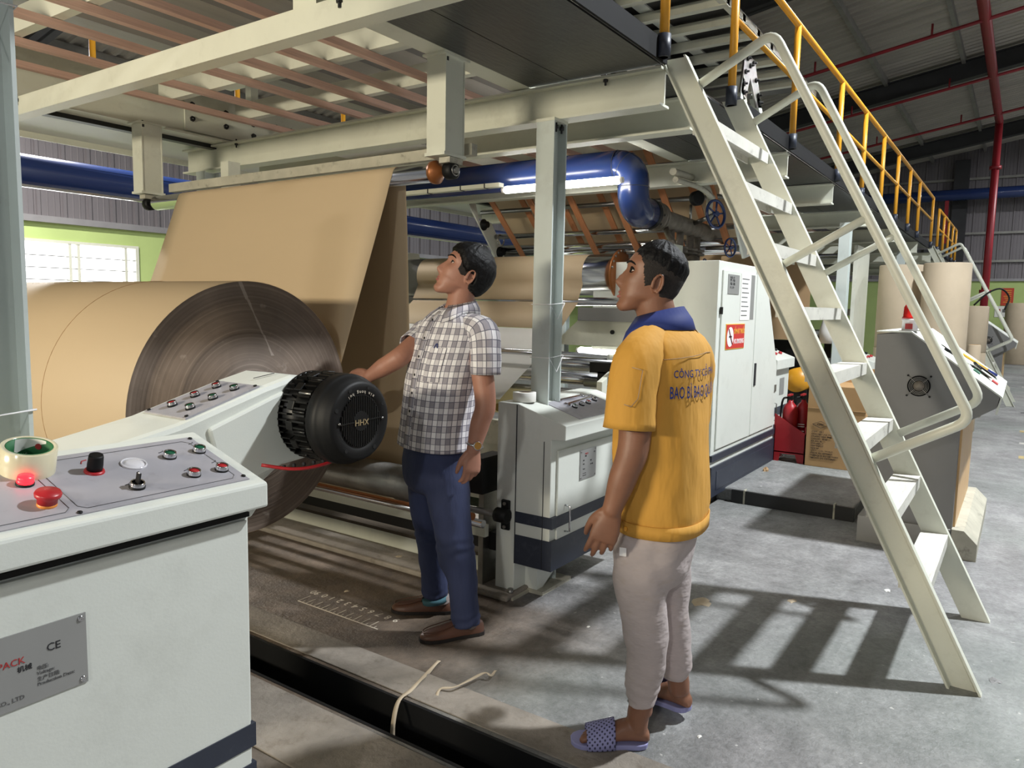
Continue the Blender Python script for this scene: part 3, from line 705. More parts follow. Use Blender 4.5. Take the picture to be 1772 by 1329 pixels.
fo = fins.build('cooling_fin', 'cast', rs); fo['kind'] = 'stuff'
for k in range(14):
    a = 2*PI*k/14+.1; u = Vector((math.cos(a), 0, math.sin(a))); v = Vector((-math.sin(a), 0, math.cos(a)))
    MB().obox(Vector((BX, by0-.074, BZ))+u*BR*.92, Vector((0, .016, 0)), u*BR*.10, v*.016).build('brake_caliper', 'cast', rs, .003)
    MB().cyl(Vector((BX, by0-.085, BZ))+u*BR*.95+v*.02, Vector((BX, by0-.145, BZ))+u*BR*.95+v*.02, .006, seg=8).build('brake_pin', 'steel' if k % 5 == 0 else 'cast', rs)
fy = by0-.155-.094
for k in range(-10, 11):
    h = math.sqrt(max(0, .56**2-(k*.054)**2))*BR
    MB().box((BX+k*.054*BR-.0022, fy-.005, BZ-h), (BX+k*.054*BR+.0022, fy+.001, BZ+h)).build('grille_bar', 'cast', rs)
MB().cyl((BX, fy, BZ), (BX, fy-.006, BZ), .034, seg=24).build('cover_hub', 'rubber', rs)
MB().bar((BX-.62*BR, fy-.006, BZ-.004), (BX+.62*BR, fy-.006, BZ+.004), .004, .004).build('cover_wire', 'cast', rs)
for sx in (-1, 1): MB().sphere((BX+sx*.63*BR, fy-.006, BZ), .005, 10, 6).build('cover_screw', 'steel', rs)
for a in (.45, 1.25, 2.0, 2.75, 4.1, 5.3):
    MB().cyl((BX+.74*BR*math.cos(a), fy+.004, BZ+.74*BR*math.sin(a)), (BX+.74*BR*math.cos(a), fy-.004, BZ+.74*BR*math.sin(a)), .0075, seg=10).build('cover_recess', 'darkgap', rs)
text('lettering', 'XHH', .030, (BX, fy-.0085, BZ+.006), (-1, 0, 0), (0, 0, -1), mat('pale_gold_print', (158, 140, 104), .5), rs, 'CENTER')
word = 'xin hong hui'
for k, ch in enumerate(word):        # arched lettering, mounted upside down as on the machine
    if ch == ' ': continue
    a = math.radians(55+k*6.2); rr = .66*BR
    u = Vector((math.cos(a), 0, math.sin(a))); r_ = Vector((-math.sin(a), 0, math.cos(a)))
    text('lettering', ch, .016, Vector((BX, fy-.0045, BZ))+u*rr, r_, -u, 'chalk', rs, 'CENTER')
tp = MB(); tp.tube(crom([(1.52, 2.03, .885), (1.60, 1.96, .868), (1.70, 1.93, .872), (1.82, 1.93, .895)], 5), .006, 6); tpo = tp.build('striped_rod', 'redpla', rs)
for k in range(7): MB().cyl((1.57+k*.034, 1.985-k*.009, .876+.0006*k), (1.578+k*.034, 1.983-k*.009, .876+.0006*k), .0066, seg=8).build('stripe', 'ink', tpo)
# ================================================================== CONSOLES
def front_box(mb, x0, x1, y, z0, z1, d=.004): return mb.box((x0, y-d, z0), (x1, y, z1))
# ---- nearest console (left foreground)
C1Y, C1Z, C1R, C1L = 1.36, 1.02, 1.036, .22
k1 = .30
c1 = thing('control_console', 'white control console in the left foreground with tape roll on its panel', 'console', (.63, 1.55, 0), 'white machine consoles')
YB1 = 1.64
top = MB(); top.prism([(C1Y, C1Z), (YB1, C1Z+k1*(YB1-C1Y)), (YB1, .9), (C1Y+.06, .93), (C1Y+.03, C1Z-.056), (C1Y, C1Z-.056)], 0, C1L, C1R)
top.build('desk_top', 'white', c1, .006)
MB().box((C1L+.02, C1Y+.045, .10), (C1R-.022, YB1-.01, .95)).build('body', 'white', c1, .003)
MB().box((C1L+.03, C1Y+.035, .11), (C1R-.03, C1Y+.046, .935)).build('door', 'white', c1, .004)
for z0, z1, cc in ((.40, .455, 'navy'), (.30, .36, 'navy'), (.10, .30, 'navy')):
    MB().box((C1L+.018, C1Y+.032, z0), (C1R-.02, YB1-.008, z1)).build('stripe', cc, c1)
MB().box((C1L+.05, C1Y+.08, 0), (C1R-.06, YB1-.04, .1)).build('plinth', 'black', c1)
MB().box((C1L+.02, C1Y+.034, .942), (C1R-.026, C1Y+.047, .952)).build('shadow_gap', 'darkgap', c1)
pl1 = front_box(MB(), .36, .652, C1Y+.035, .708, .842, .003).build('nameplate', 'aluplate', c1)
for cx in (.37, .643):
    for cz in (.717, .833): MB().lathe((cx, C1Y+.032, cz), (0, -1, 0), [(0, .006), (.002, .0052), (.0035, .0025), (.002, .001)], 12).build('rivet', 'chrome', pl1)
for (x, z, sz, s, m_) in ((.505, .786, .017, 'PACK', 'redink'), (.535, .772, .012, '机械', 'ink'), (.583, .792, .020, 'CE', 'ink'), (.566, .764, .009, '电压:', 'inkgrey'), (.566, .755, .009, 'Voltage:', 'inkgrey'), (.566, .744, .009, '生产日期:', 'inkgrey'), (.566, .735, .009, 'Production Date:', 'inkgrey'), (.50, .722, .011, 'CO., LTD', 'inkgrey')):
    text('lettering', s, sz, (x, C1Y+.0315, z), (1, 0, 0), (0, 0, 1), m_, pl1)
N1 = Vector((0, -k1, 1)).normalized(); S1 = Vector((0, 1, k1)).normalized()
def top1(px, py):
    d = ray(px, py); t = (C1Z-CAM.z-k1*C1Y)/(d.z-k1*d.y); return CAM+d*t
def t1(x, y, h=0): return Vector((x, y, C1Z+k1*(y-C1Y)))+N1*h
pan = MB()
pan.obox(t1((C1L+.02+1.005)/2, 1.497, .001), Vector(((1.005-C1L-.02)/2, 0, 0)), S1*.117, N1*.0015); pno = pan.build('printed_panel', 'panelgrey', c1)
def outline(x0, x1, y0, y1, parent):
    pts = [t1(x0+.012, y0, .003), t1(x1-.012, y0, .003), t1(x1, y0+.012, .003), t1(x1, y1-.012, .003), t1(x1-.012, y1, .003), t1(x0+.012, y1, .003), t1(x0, y1-.012, .003), t1(x0, y0+.012, .003), t1(x0+.012, y0, .003)]
    MB().tube(pts, .0007, 4).build('printed_outline', 'inkgrey', parent)
outline(.655, .985, 1.40, 1.592, pno); outline(.30, .640, 1.40, 1.592, pno)
for (x, y) in ((1.0, 1.40), (1.0, 1.6), (.648, 1.39), (.41, 1.388), (.648, 1.6)): MB().lathe(t1(x, y, .002), N1, [(0, .005), (.003, .0045), (.004, .001)], 10).build('screw', 'rubber', c1)
for (px, py, cc) in ((293, 790, 'greenpla'), (344, 780, 'greenpla'), (335, 821, 'redpla'), (383, 812, 'redpla')):
    push_button(top1(px, py+3), N1, cc, c1, .0135)
# knob switch
p = top1(237, 845); sw = MB().lathe(p, N1, [(0, .0155), (.007, .0155), (.0072, .013)], 20).build('selector_switch', 'rubber', c1)
MB().lathe(p+N1*.007, N1, [(0, .0145), (.006, .0145), (.008, .013), (.007, .011)], 20, False).build('bezel', 'chrome', sw)
MB().obox(p+N1*.020, Vector((.003, .002, 0)), S1*.006, N1*.014).build('lever', 'rubber', sw); MB().obox(p+N1*.030+Vector((-.001, -.002, 0)), Vector((.0014, 0, 0)), S1*.002, N1*.005).build('lever_mark', 'whiteink', sw)
# potentiometer (black knob on red ring)
p = top1(163, 818); kn = MB().lathe(p, N1, [(0, .0185), (.003, .0195), (.007, .018), (.0075, .014)], 24).build('speed_knob', 'redpla', c1)
MB().lathe(p+N1*.006, N1, [(0, .0145), (.012, .0148), (.030, .0138), (.034, .0128), (.033, .009)], 24).build('knob_cap', 'rubber', kn)
# emergency stop
p = top1(81, 876); es = MB().lathe(p, N1, [(0, .0165), (.008, .0165), (.0085, .013)], 24).build('emergency_stop', 'orangepla', c1)
MB().lathe(p+N1*.008, N1, [(0, .0165), (.009, .0168), (.013, .0215), (.018, .0225), (.022, .0205), (.024, .001)], 28).build('mushroom_cap', 'redpla', es)
# red indicator lamp
p = top1(43, 840); il = MB().lathe(p, N1, [(0, .0155), (.007, .0155), (.0072, .014)], 24).build('indicator_lamp', 'rubber', c1)
MB().lathe(p+N1*.006, N1, [(0, .0142), (.006, .0142), (.007, .013), (.009, .0142), (.014, .013), (.016, .001)], 24).build('lens', 'redlit', il)
# clear socket cover
p = top1(231, 805); sc_ = MB().lathe(p, N1, [(0, .026), (.003, .026), (.0032, .021), (.006, .019), (.0075, .012), (.008, .001)], 28).build('socket_cover', 'clear', c1)
MB().torus(p+N1*.004, N1, .0245, .002, 28, 6).build('cover_ring', 'clear', sc_)
for (px, py) in ((274, 786), (326, 771), (318, 817), (366, 803), (216, 842)):
    p = top1(px, py); MB().tube([p+N1*.0028, p+Vector((.012, .004, .0012))+N1*.0028, p+Vector((.014, .008, .0024))+N1*.0028], .0008, 4).build('printed_symbol', 'ink', c1)
p = top1(140, 805); MB().tube([p+N1*.003, p+Vector((.006, .01, .003))+N1*.003, p+Vector((.016, .012, .0036))+N1*.003], .0012, 5).build('printed_arc', 'redink', c1)
# packing tape roll on the panel
p = top1(47, 815)+N1*.0015; TR = .0475
tp_ = thing('packing_tape_roll', 'roll of clear packing tape with green card core on the foreground console', 'tape', p)
MB().lathe(p, N1, [(0, TR), (.0005, TR), (.0515, TR), (.052, TR-.001), (.052, TR-.0075), (0, TR-.0075), (0, TR)], 48, False).build('tape_layers', 'tapeamber', tp_)
MB().lathe(p, N1, [(0, TR-.0076), (.0515, TR-.0076), (.0515, TR-.011), (0, TR-.011), (0, TR-.0076)], 48, False).build('card_core', 'tapegreen', tp_)
wc = MB(); R_ = TR-.0112; u_ = N1.orthogonal().normalized(); v_ = N1.cross(u_); rr0, rr1 = [], []
ang0 = math.atan2((Vector((.3, 1, 0))).dot(v_), (Vector((.3, 1, 0))).dot(u_))
for k in range(13):
    a = ang0+math.radians(-55+k*7.5); e = u_*math.cos(a)+v_*math.sin(a); rr0.append(p+N1*(.046-.0022*k)+e*R_); rr1.append(p+N1*.0512+e*R_)
wc.add(rr0+rr1, [(i, i+1, 13+i+1, 13+i) for i in range(12)], True); wc.build('card_print', 'whitepaper', tp_)
MB().cyl(p+N1*.036+(u_*math.cos(ang0-.55)+v_*math.sin(ang0-.55))*(R_-.0001), p+N1*.036+(u_*math.cos(ang0-.55)+v_*math.sin(ang0-.55))*(R_-.0016), .006, seg=16).build('card_emblem', 'redink', tp_)
e = u_*math.cos(ang0+.25)+v_*math.sin(ang0+.25)
text('lettering', 'PBL TAPE', .009, p+N1*.020+e*(R_-.001), e.cross(N1), -N1, 'whiteink', tp_, 'CENTER')

# ---- console 2 beside the roll stand further on
X2, X2b = 2.93, 3.74
c2 = thing('control_console', 'white console with navy stripes beside the man in the plaid shirt', 'console', (3.33, 1.92, 0), 'white machine consoles')
bd = MB(); bd.prism([(2.08, .17), (2.08, .957), (1.972, .957), (1.70, .875), (1.70, .805), (1.775, .80), (1.775, .17)], 0, X2, X2b); bd.build('body', 'white', c2, .004)
MB().box((X2-.002, 1.972, 0), (X2+.12, 2.082, .956)).build('post', 'white', c2, .004)
g = MB(); g.prism([(X2+.1, 0), (X2+.1, .2), (X2+.5, .2), (X2+.14, .01)], 1, 1.90, 1.975); g.build('foot_gusset', 'white', c2)
MB().box((X2-.05, 1.94, 0), (X2+.16, 2.12, .014)).build('foot_plate', 'dirtycream', c2)
MB().cyl((X2-.03, 1.97, .01), (X2-.03, 1.97, .05), .014, seg=6).build('anchor_bolt', 'steel', c2)
MB().box((X2+.05, 1.764, .19), (X2b-.04, 1.776, .745)).build('door', 'white', c2, .004)
MB().box((X2-.004, 1.968, .17), (X2-.0005, 1.9715, .95)).build('panel_seam', 'ink', c2)
MB().box((X2-.004, 1.812, .17), (X2-.0005, 1.8145, .79)).build('panel_seam', 'ink', c2)
for z0, z1 in ((.375, .43), (.17, .315)):
    MB().box((X2-.003, 1.760, z0), (X2b+.003, 1.968, z1)).build('stripe', 'navy', c2)
MB().tube([(X2+.12, 1.762, .47), (X2+.12, 1.735, .465), (X2+.12, 1.735, .345), (X2+.12, 1.762, .34)], .005, 8).build('door_handle', 'chrome', c2)
pl2 = front_box(MB(), X2+.255, X2+.42, 1.763, .565, .715, .003).build('nameplate', 'aluplate', c2)
for (fx, z, sz, s, m_) in ((.04, .688, .013, 'PACK', 'redink'), (.04, .678, .008, '机械', 'ink'), (.13, .687, .012, 'CE', 'ink'), (.02, .658, .007, '型号:', 'ink'), (.02, .64, .007, '电流:', 'ink'), (.095, .65, .007, '电压:', 'ink'), (.095, .63, .007, '生产日期:', 'ink'), (.02, .615, .007, 'Weight:', 'ink'), (.02, .592, .008, 'CO., LTD', 'inkgrey'), (.02, .582, .006, '0317-7081988', 'inkgrey')):
    text('lettering', s, sz, (X2+.262+fx, 1.7595, z), (1, 0, 0), (0, 0, 1), m_, pl2)
for fx in (.264, .41):
    for z in (.574, .706): MB().cyl((X2+fx, 1.7585, z), (X2+fx, 1.762, z), .0045, seg=8).build('rivet', 'steel', pl2)
k2 = (.957-.875)/(1.972-1.70); N2 = Vector((0, -k2, 1)).normalized(); S2 = Vector((0, 1, k2)).normalized()
def top2(px, py):
    d = ray(px, py); t = (.875-CAM.z-k2*1.70)/(d.z-k2*d.y); return CAM+d*t
pp = MB(); q0, q1 = top2(957, 700), top2(1010, 724)
pp.obox((X2+.42, 1.828, .875+k2*.128+.002), (.24, 0, 0), S2*.105, N2*.002); pp.build('printed_panel', 'panelgrey', c2)
for (px, py, cc) in ((994, 706, 'greenpla'), (1006, 702, 'panelgrey'), (1017, 699, 'redpla'), (1028, 694, 'rubber')):
    push_button(top2(px, py)+N2*.004, N2, cc, c2, .014)
# pillow block and stub shaft on the post
pb = MB(); pb.box((X2-.018, 1.995, .33), (X2-.002, 2.045, .48)); pb.build('pillow_block', 'rubber', c2, .006)
MB().lathe((X2-.03, 1.99, .405), (0, 1, 0), [(0, .03), (.004, .036), (.07, .036), (.075, .03)], 20).build('bearing', 'rubber', c2)
for z in (.347, .463): MB().cyl((X2-.026, 2.02, z), (X2-.016, 2.02, z), .009, seg=6).build('bolt', 'steel', c2)
MB().cyl((X2-.03, 2.06, .405), (X2-.03, 2.6, .405), .017, seg=14).build('stub_shaft', 'steel', c2)
# things lying on console 2
p = Vector((3.02, 1.99, .9575)); lt = thing('label_roll', 'white label tape roll lying on the console top', 'tape roll', p)
MB().lathe(p, (0, 0, 1), [(0, .056), (.001, .057), (.045, .057), (.046, .056), (.046, .030), (0, .030)], 40, False).build('label_layers', 'whitepaper', lt)
MB().lathe(p, (0, 0, 1), [(0, .0298), (.0435, .0298), (.0435, .027), (0, .027), (0, .0298)], 32, False).build('card_core', 'cardboard', lt)
MB().add([(p.x+.053, p.y-.01, p.z), (p.x+.062, p.y+.02, p.z), (p.x+.062, p.y+.02, p.z+.04), (p.x+.053, p.y-.01, p.z+.04)], [(0, 1, 2, 3)]).build('loose_tail', 'whitepaper', lt)
def wrench(a, b, label):
    a, b = Vector(a), Vector(b); d = (b-a).normalized(); sd_ = d.cross(N2).normalized(); n_ = N2
    o_ = thing('combination_wrench', label, 'wrench', a, 'wrenches on the console')
    MB().obox((a+b)/2, (b-a)/2, sd_*.007, n_*.003).build('shank', 'chrome', o_)
    MB().torus(b+d*.012, n_, .012, .0045, 18, 6).build('ring_end', 'chrome', o_)
    for s_ in (-1, 1): MB().obox(a-d*.010+sd_*.010*s_, d*.014, sd_*.005, n_*.0035).build('jaw', 'chrome', o_)
    return o_
wrench(top2(968, 695)+N2*.009, top2(1005, 687)+N2*.009, 'steel wrench lying farther from the console buttons')
wrench(top2(982, 702)+N2*.0085, top2(1022, 689)+N2*.0085, 'steel wrench lying right behind the console buttons')

# ---- lower rollers and base of the second roll stand
lr = thing('lower_roller_unit', 'set of steel rollers low down under the hanging paper sheet', 'rollers', (2.75, 3.2, .1))
MB().cyl((LX, 2.12, LZ), (LX, 4.5, LZ), LR, seg=32).build('big_roller', 'steel', lr)
MB().cyl((2.70, 2.05, .44), (2.70, 4.5, .44), .017, seg=14).build('guide_rod', 'brass', lr)
MB().cyl((2.78, 2.05, .385), (2.78, 4.5, .385), .02, seg=14).build('guide_rod', 'chrome', lr)
MB().box((2.86, 2.1, .29), (2.89, 4.5, .35)).build('cream_bar', 'cream', lr)
MB().box((2.95, 2.1, .2), (3.05, 4.5, .29)).build('dark_gap_block', 'black', lr)  # black box put in for the shaded gap below the cream bar
MB().box((2.5, 4.5, 0), (3.06, 4.53, .66)).build('side_plate', 'cream', lr)
MB().box((2.86, 2.12, .50), (3.05, 2.2, .68)).build('gear_cover', 'rubber', lr)
MB().box((2.9, 2.14, 0), (3.05, 2.17, .5)).build('side_plate', 'steel', lr)
bs = thing('machine_base', 'cream steel base rail running along the floor behind the two men', 'base', (3.3, 3.6, 0))
MB().box((3.07, 2.09, 0), (3.078, 6.0, .1)).build('base_rail', 'cream', bs)
MB().box((3.062, 2.09, 0), (3.12, 6.0, .012)).build('rail_flange', 'dirtycream', bs)
MB().box((3.072, 2.09, .1), (3.24, 6.0, .118)).build('dusty_plank', mat('dusty_dark_plank', (82, 72, 60), .85, var=.2, bump=.4), bs)
MB().box((3.24, 2.09, .0), (3.62, 6.0, .145)).build('concrete_ledge', 'concrete_edge', bs, .006)
def scrap(name, c, r, label, m='whitepaper', h=.03, cat='scrap', group=None):
    mbs = MB(); n_ = 9; pts = []
    rings = []
    for k, (f, z) in enumerate(((1, 0), (.85, .5), (.45, 1))):
        rings.append([Vector((c[0]+r*f*(1+.35*math.sin(i*2.3+k+c[0]*9))*math.cos(2*PI*i/n_), c[1]+r*f*(1+.3*math.cos(i*1.7+k*2+c[1]*7))*math.sin(2*PI*i/n_)*.7, c[2]+h*z*(1+.3*math.sin(i*3)))) for i in range(n_)])
    mbs.loft(rings, True, False); o_ = mbs.build(name, m); tag(o_, label, cat, group); return o_
scrap('crumpled_paper', (3.33, 2.35, .145), .05, 'crumpled white paper on the concrete ledge, left of the pair', h=.05, group='crumpled paper on the ledge')
scrap('crumpled_paper', (3.35, 2.22, .145), .05, 'crumpled white paper on the concrete ledge, right of the pair', h=.04, group='crumpled paper on the ledge')

# ================================================================== LADDERS
def ladder(x0, x1, label):
    t = thing('access_ladder', label, 'ladder', ((x0+x1)/2, .08, 0), 'steel access ladders')
    sl_ = Vector((0, 1.345-.135, 2.50)); d = sl_.normalized(); nrm = Vector((0, -d.z, d.y))
    for x, s in ((x0, 1), (x1, -1)):     # channel stringers, flanges turned inward
        m_ = MB(); a, b = .028, .142
        web_ = [(a+.009, 0), (b-.009, 0), (b-.009+1.2726, 2.52), (a+.009+1.2726, 2.52)]
        m_.prism(web_, 0, x-.004, x+.004)
        for off in (0, 1):
            y0 = a if off == 0 else b-.009
            m_.prism([(y0, 0), (y0+.009, 0), (y0+1.2816, 2.52), (y0+1.2726, 2.52)], 0, min(x-.004, x+s*(-.038)), max(x+.004, x+s*(-.038))) if s > 0 else m_.prism([(y0, 0), (y0+.009, 0), (y0+1.2816, 2.52), (y0+1.2726, 2.52)], 0, x-.004, x+.04)
        m_.build('stringer', 'cream', t)
    for k in range(8):
        z = .385+.2635*k; y = .2225+.1331*k
        m_ = MB(); m_.box((x0+.004, y, z-.012), (x1-.004, y+.113, z)); m_.box((x0+.004, y, z-.055), (x1-.004, y+.008, z-.012)); m_.box((x0+.004, y+.105, z-.045), (x1-.004, y+.113, z-.012))
        m_.build('tread', 'dirtycream' if k < 0 else 'plankwhite', t)
    for x, s in ((x0, -1), (x1, 1)):
        xo = x
        P = [(xo, 1.24, 2.395), (xo, .935, 2.555), (xo, .135, 1.03), (xo, .462, .842)]
        MB().tube(fillet(P, .055), .0195, 12).build('handrail', 'cream', t)
        MB().cyl((xo, .843, 1.615), (xo, .535, 1.79), .0165, seg=10).build('rail_brace', 'cream', t)
    return t
MT['plankwhite'] = mat('worn_white_tread', (212, 210, 200), .55, var=.12, scale=9, dirt=(120, 112, 100), dirt_amt=.55, stretch=(.5, 6, 1))
lad = ladder(3.22, 4.0, 'big cream steel ladder with tube handrails leaning on the walkway at right')
dup(lad, (10.75, 0, 0), 'distant cream steel ladder behind the standing paper rolls')

# ================================================================== SWITCH CABINET
cb = thing('switch_cabinet', 'tall white switch cabinet with navy base and no smoking sign', 'cabinet', (5.9, 2.2, .0))
CX0, CX1, CY = 5.10, 6.70, 1.77
b_ = MB(); b_.prism([(CX0, .08), (CX0, 1.762), (6.22, 1.762), (CX1, .95), (CX1, .08)], 1, CY, 2.75); b_.build('body', 'white', cb, .004)
MB().box((CX0+.1, CY+.05, 0), (CX1-.1, 2.7, .08)).build('plinth', 'black', cb)
d1 = MB(); d1.box((5.17, CY-.012, .42), (5.96, CY, 1.70)); d1.build('door', 'white', cb, .004)
d2 = MB(); d2.prism([(5.975, .42), (5.975, 1.735), (6.20, 1.735), (6.67, .94), (6.67, .42)], 1, CY-.012, CY); d2.build('door', 'white', cb, .004)
for z0, z1, m_ in ((.34, .385, 'navy'), (.08, .30, 'navy')):
    MB().box((CX0-.003, CY-.014, z0), (CX1+.003, 2.752, z1)).build('stripe', m_, cb)
MB().box((5.20, CY-.018, .12), (6.6, CY-.013, .26)).build('base_panel', 'navy', cb, .003)
MB().box((6.0, CY-.02, .82), (6.035, CY-.012, 1.0)).build('door_handle', 'ink', cb)
MB().box((5.14, CY-.02, 1.39), (5.165, CY-.005, 1.44)).build('hinge', 'rubber', cb); MB().box((6.62, CY-.02, .72), (6.66, CY-.008, .78)).build('hinge', 'steel', cb)
sg = MB(); sg.box((5.262, CY-.016, 1.135), (5.69, CY-.0125, 1.32)); sgn = sg.build('no_smoking_sign', 'yellowink', cb)
tag(sgn, 'red and yellow no smoking sign with barred circle')
MB().box((5.268, CY-.0172, 1.14), (5.684, CY-.0158, 1.315)).build('sign_face', 'signred', sgn)
MB().lathe((5.355, CY-.0175, 1.226), (0, -1, 0), [(0, .072), (.0006, .072)], 32).build('sign_circle', 'whiteink', sgn)
MB().bar((5.31, CY-.0192, 1.285), (5.40, CY-.0192, 1.17), .0008, .010, (0, 1, 0)).build('bar', 'redink', sgn)
MB().box((5.325, CY-.020, 1.222), (5.385, CY-.0195, 1.234)).build('cigarette', 'ink', sgn)
text('lettering', 'CẤM HÚT THUỐC', .050, (5.435, CY-.0175, 1.248), (1, 0, 0), (0, 0, 1), 'yellowink', sgn, sx=.60, bold=.0008)
text('lettering', 'NO SMOKING', .050, (5.435, CY-.0175, 1.175), (1, 0, 0), (0, 0, 1), 'whiteink', sgn, sx=.74, bold=.0008)
np_ = MB().box((5.262, CY-.016, 1.535), (5.51, CY-.0125, 1.675)).build('nameplate', 'aluplate', cb)
for k, (z, s_) in enumerate(((1.645, 'PACK  CE'), (1.625, '型号:  电压:'), (1.60, '电流:  日期:'), (1.575, 'CO., LTD'))): text('lettering', s_, .022, (5.30, CY-.0165, z), (1, 0, 0), (0, 0, 1), 'ink', np_)
pa = MB().box((5.56, CY-.0145, 1.345), (5.80, CY-.0125, 1.69)).build('taped_notice', 'whitepaper', cb)
MB().box((5.80, CY-.0135, 1.35), (5.90, CY-.0125, 1.69)).build('notice_film', 'aluplate', cb)
for k in range(9): MB().box((5.585, CY-.0152, 1.65-k*.034), (5.585+(.14 if k % 3 else .17), CY-.0146, 1.657-k*.034)).build('printed_line', 'inkgrey', pa)

# ================================================================== SMALL CONSOLES BEHIND
def small_console(x, y, z0, label):
    t = thing('control_console', label, 'console', (x+.3, y+.2, z0), 'white machine consoles')
    m_ = MB(); m_.prism([(y+.38, z0+.15), (y+.38, z0+.98), (y+.3, z0+.98), (y, z0+.87), (y, z0+.78), (y+.05, z0+.77), (y+.05, z0+.15)], 0, x, x+.62); m_.build('body', 'white', t, .004)
    MB().box((x+.05, y+.03, z0), (x+.57, y+.36, z0+.15)).build('plinth', 'black', t)
    for a, b in ((.33, .41), (.15, .25)): MB().box((x-.003, y+.046, z0+a), (x+.623, y+.383, z0+b)).build('stripe', 'navy', t)
    pk = .11/.3; 
    for k, cc in enumerate(('redpla', 'rubber', 'redpla', 'greenpla', 'redpla', 'rubber')):
        xx, yy = x+.1+.085*k, y+.10+.07*(k % 2); nn = Vector((0, -pk, 1)).normalized()
        MB().lathe(Vector((xx, yy, z0+.87+pk*(yy-y)))+nn*.002, nn, [(0, .018), (.02, .018), (.022, .001)], 12).build('push_button', cc, t)
    front_box(MB(), x+.3, x+.45, y+.049, z0+.52, z0+.68, .003).build('nameplate', 'aluplate', t)
    MB().tube([(x+.12, y+.048, z0+.46), (x+.12, y+.02, z0+.455), (x+.12, y+.02, z0+.30), (x+.12, y+.048, z0+.295)], .006, 8).build('door_handle', 'steel', t)
    return t
small_console(7.0, 1.84, .1, 'small white console behind the switch cabinet by the fire extinguishers')
small_console(9.15, 1.36, 0, 'far small white console with lit red button seen through the ladder')

# ================================================================== GREY OPERATOR DESK
dk = thing('operator_desk', 'grey sloping operator desk with fan and red beacon behind the ladder', 'desk', (5.6, .5, 0), 'grey operator desks')
DX0, DX1 = 5.0, 6.25
m_ = MB(); m_.prism([(.735, .06), (.735, 1.292), (.555, 1.31), (.075, .955), (.088, .90), (.262, .78), (.262, .06)], 0, DX0, DX1); m_.build('cabinet_body', 'greydesk', dk, .004)
kd = (1.31-.955)/(.555-.075); ND = Vector((0, -kd, 1)).normalized(); SD = Vector((0, 1, kd)).normalized()
cD = Vector(((DX0+DX1)/2, .315, .955+kd*.24))
MB().obox(cD+ND*.003, ((DX1-DX0)/2, 0, 0), SD*.298, ND*.004).build('desk_surface', 'white', dk)
MB().box((DX0, .55, 1.305), (DX1, .737, 1.313)).build('top_ledge', 'white', dk)
MB().prism([(.07, .957), (.085, .957), (.10, .86), (.088, .86)], 0, DX0, DX1).build('front_lip', 'white', dk)
MB().box((DX0+.03, .25, .06), (DX1, .262, .79)).build('front_panel', 'wooden', dk)
pf2 = MB(); pf2.prism([(.262, 0), (.262, .17), (.20, .17), (.13, .10), (.13, 0)], 0, DX0-.04, DX1+.05); pf2.build('chamfered_plinth', 'dirtycream', dk)
MB().box((DX0-.02, .27, 0), (DX1, .77, .16)).build('plinth', mat('worn_grey_plinth', (150, 148, 144), .7, var=.1), dk)
def dkp(x, y, h=0): return Vector((x, y, .955+kd*(y-.075)))+ND*(h+.007)
# fan grille in the end panel
fan = MB(); fc = Vector((DX0-.001, .49, .993)); fan.lathe(fc, (-1, 0, 0), [(0, .062), (.006, .062), (.006, .058), (.001, .056), (.001, .03)], 32, True); fo = fan.build('cooling_fan', 'rubber', dk)
MB().lathe(fc+Vector((-.002, 0, 0)), (-1, 0, 0), [(0, .03), (.004, .03), (.005, .001)], 20).build('fan_hub', 'oldsteel', fo)
for r in (.036, .044, .052): MB().torus(fc+Vector((-.007, 0, 0)), (1, 0, 0), r, .0016, 32, 6).build('grille_ring', 'steel', fo)
for k in range(4):
    a = PI/4+k*PI/2; e = Vector((0, math.cos(a), math.sin(a)))
    MB().cyl(fc+Vector((-.006, 0, 0))+e*.03, fc+Vector((-.006, 0, 0))+e*.085, .0022, seg=6).build('grille_spoke', 'steel', fo)
    MB().cyl(fc+e*.085+Vector((-.009, 0, 0)), fc+e*.085+Vector((.0, 0, 0)), .006, seg=8).build('grille_screw', 'rubber', fo)
# items laid out on the desk
for k, (x, y, w_, h_, m_) in enumerate(((5.25, .45, .2, .12, 'whitepaper'), (5.6, .36, .28, .2, 'whitepaper'), (5.95, .2, .3, .16, 'whitepaper'), (5.55, .22, .2, .14, 'whitepaper'))):
    o_ = MB().obox(dkp(x, y, .001), (w_/2, .01*k, 0), SD*(h_/2), ND*.0008).build('paper_sheet', m_); tag(o_, ['paper sheet at the top of the grey desk', 'wide paper sheet in the middle of the grey desk', 'paper sheet near the front lip of the grey desk at its far end', 'paper sheet low on the grey desk by the green tag'][k], 'paper', 'papers on the grey desk')
    for j in range(4): MB().obox(dkp(x-.02, y-.04+.025*j, .0022), (w_*.32, 0, 0), SD*.0025, ND*.0003).build('printed_line', 'inkgrey', o_)
def pen(a, b, m_, label):
    o_ = thing('marker_pen', label, 'marker', a, 'pens on the grey desk'); a, b = Vector(a), Vector(b)
    MB().cyl(a, a+(b-a)*.72, .008, seg=12).build('barrel', m_, o_); MB().cyl(a+(b-a)*.72, b, .009, seg=12).build('cap', 'rubber' if m_ != 'yellowink' else 'collarnavy', o_)
pen(dkp(5.78, .33, .009), dkp(5.98, .14, .009), 'yellowink', 'yellow marker lying down the slope of the grey desk')
pen(dkp(5.62, .22, .009), dkp(5.76, .26, .009), 'rubber', 'black marker lying across the grey desk')
pen(dkp(5.36, .34, .009), dkp(5.30, .40, .009), 'rubber', 'black clip pen at the top of the grey desk')
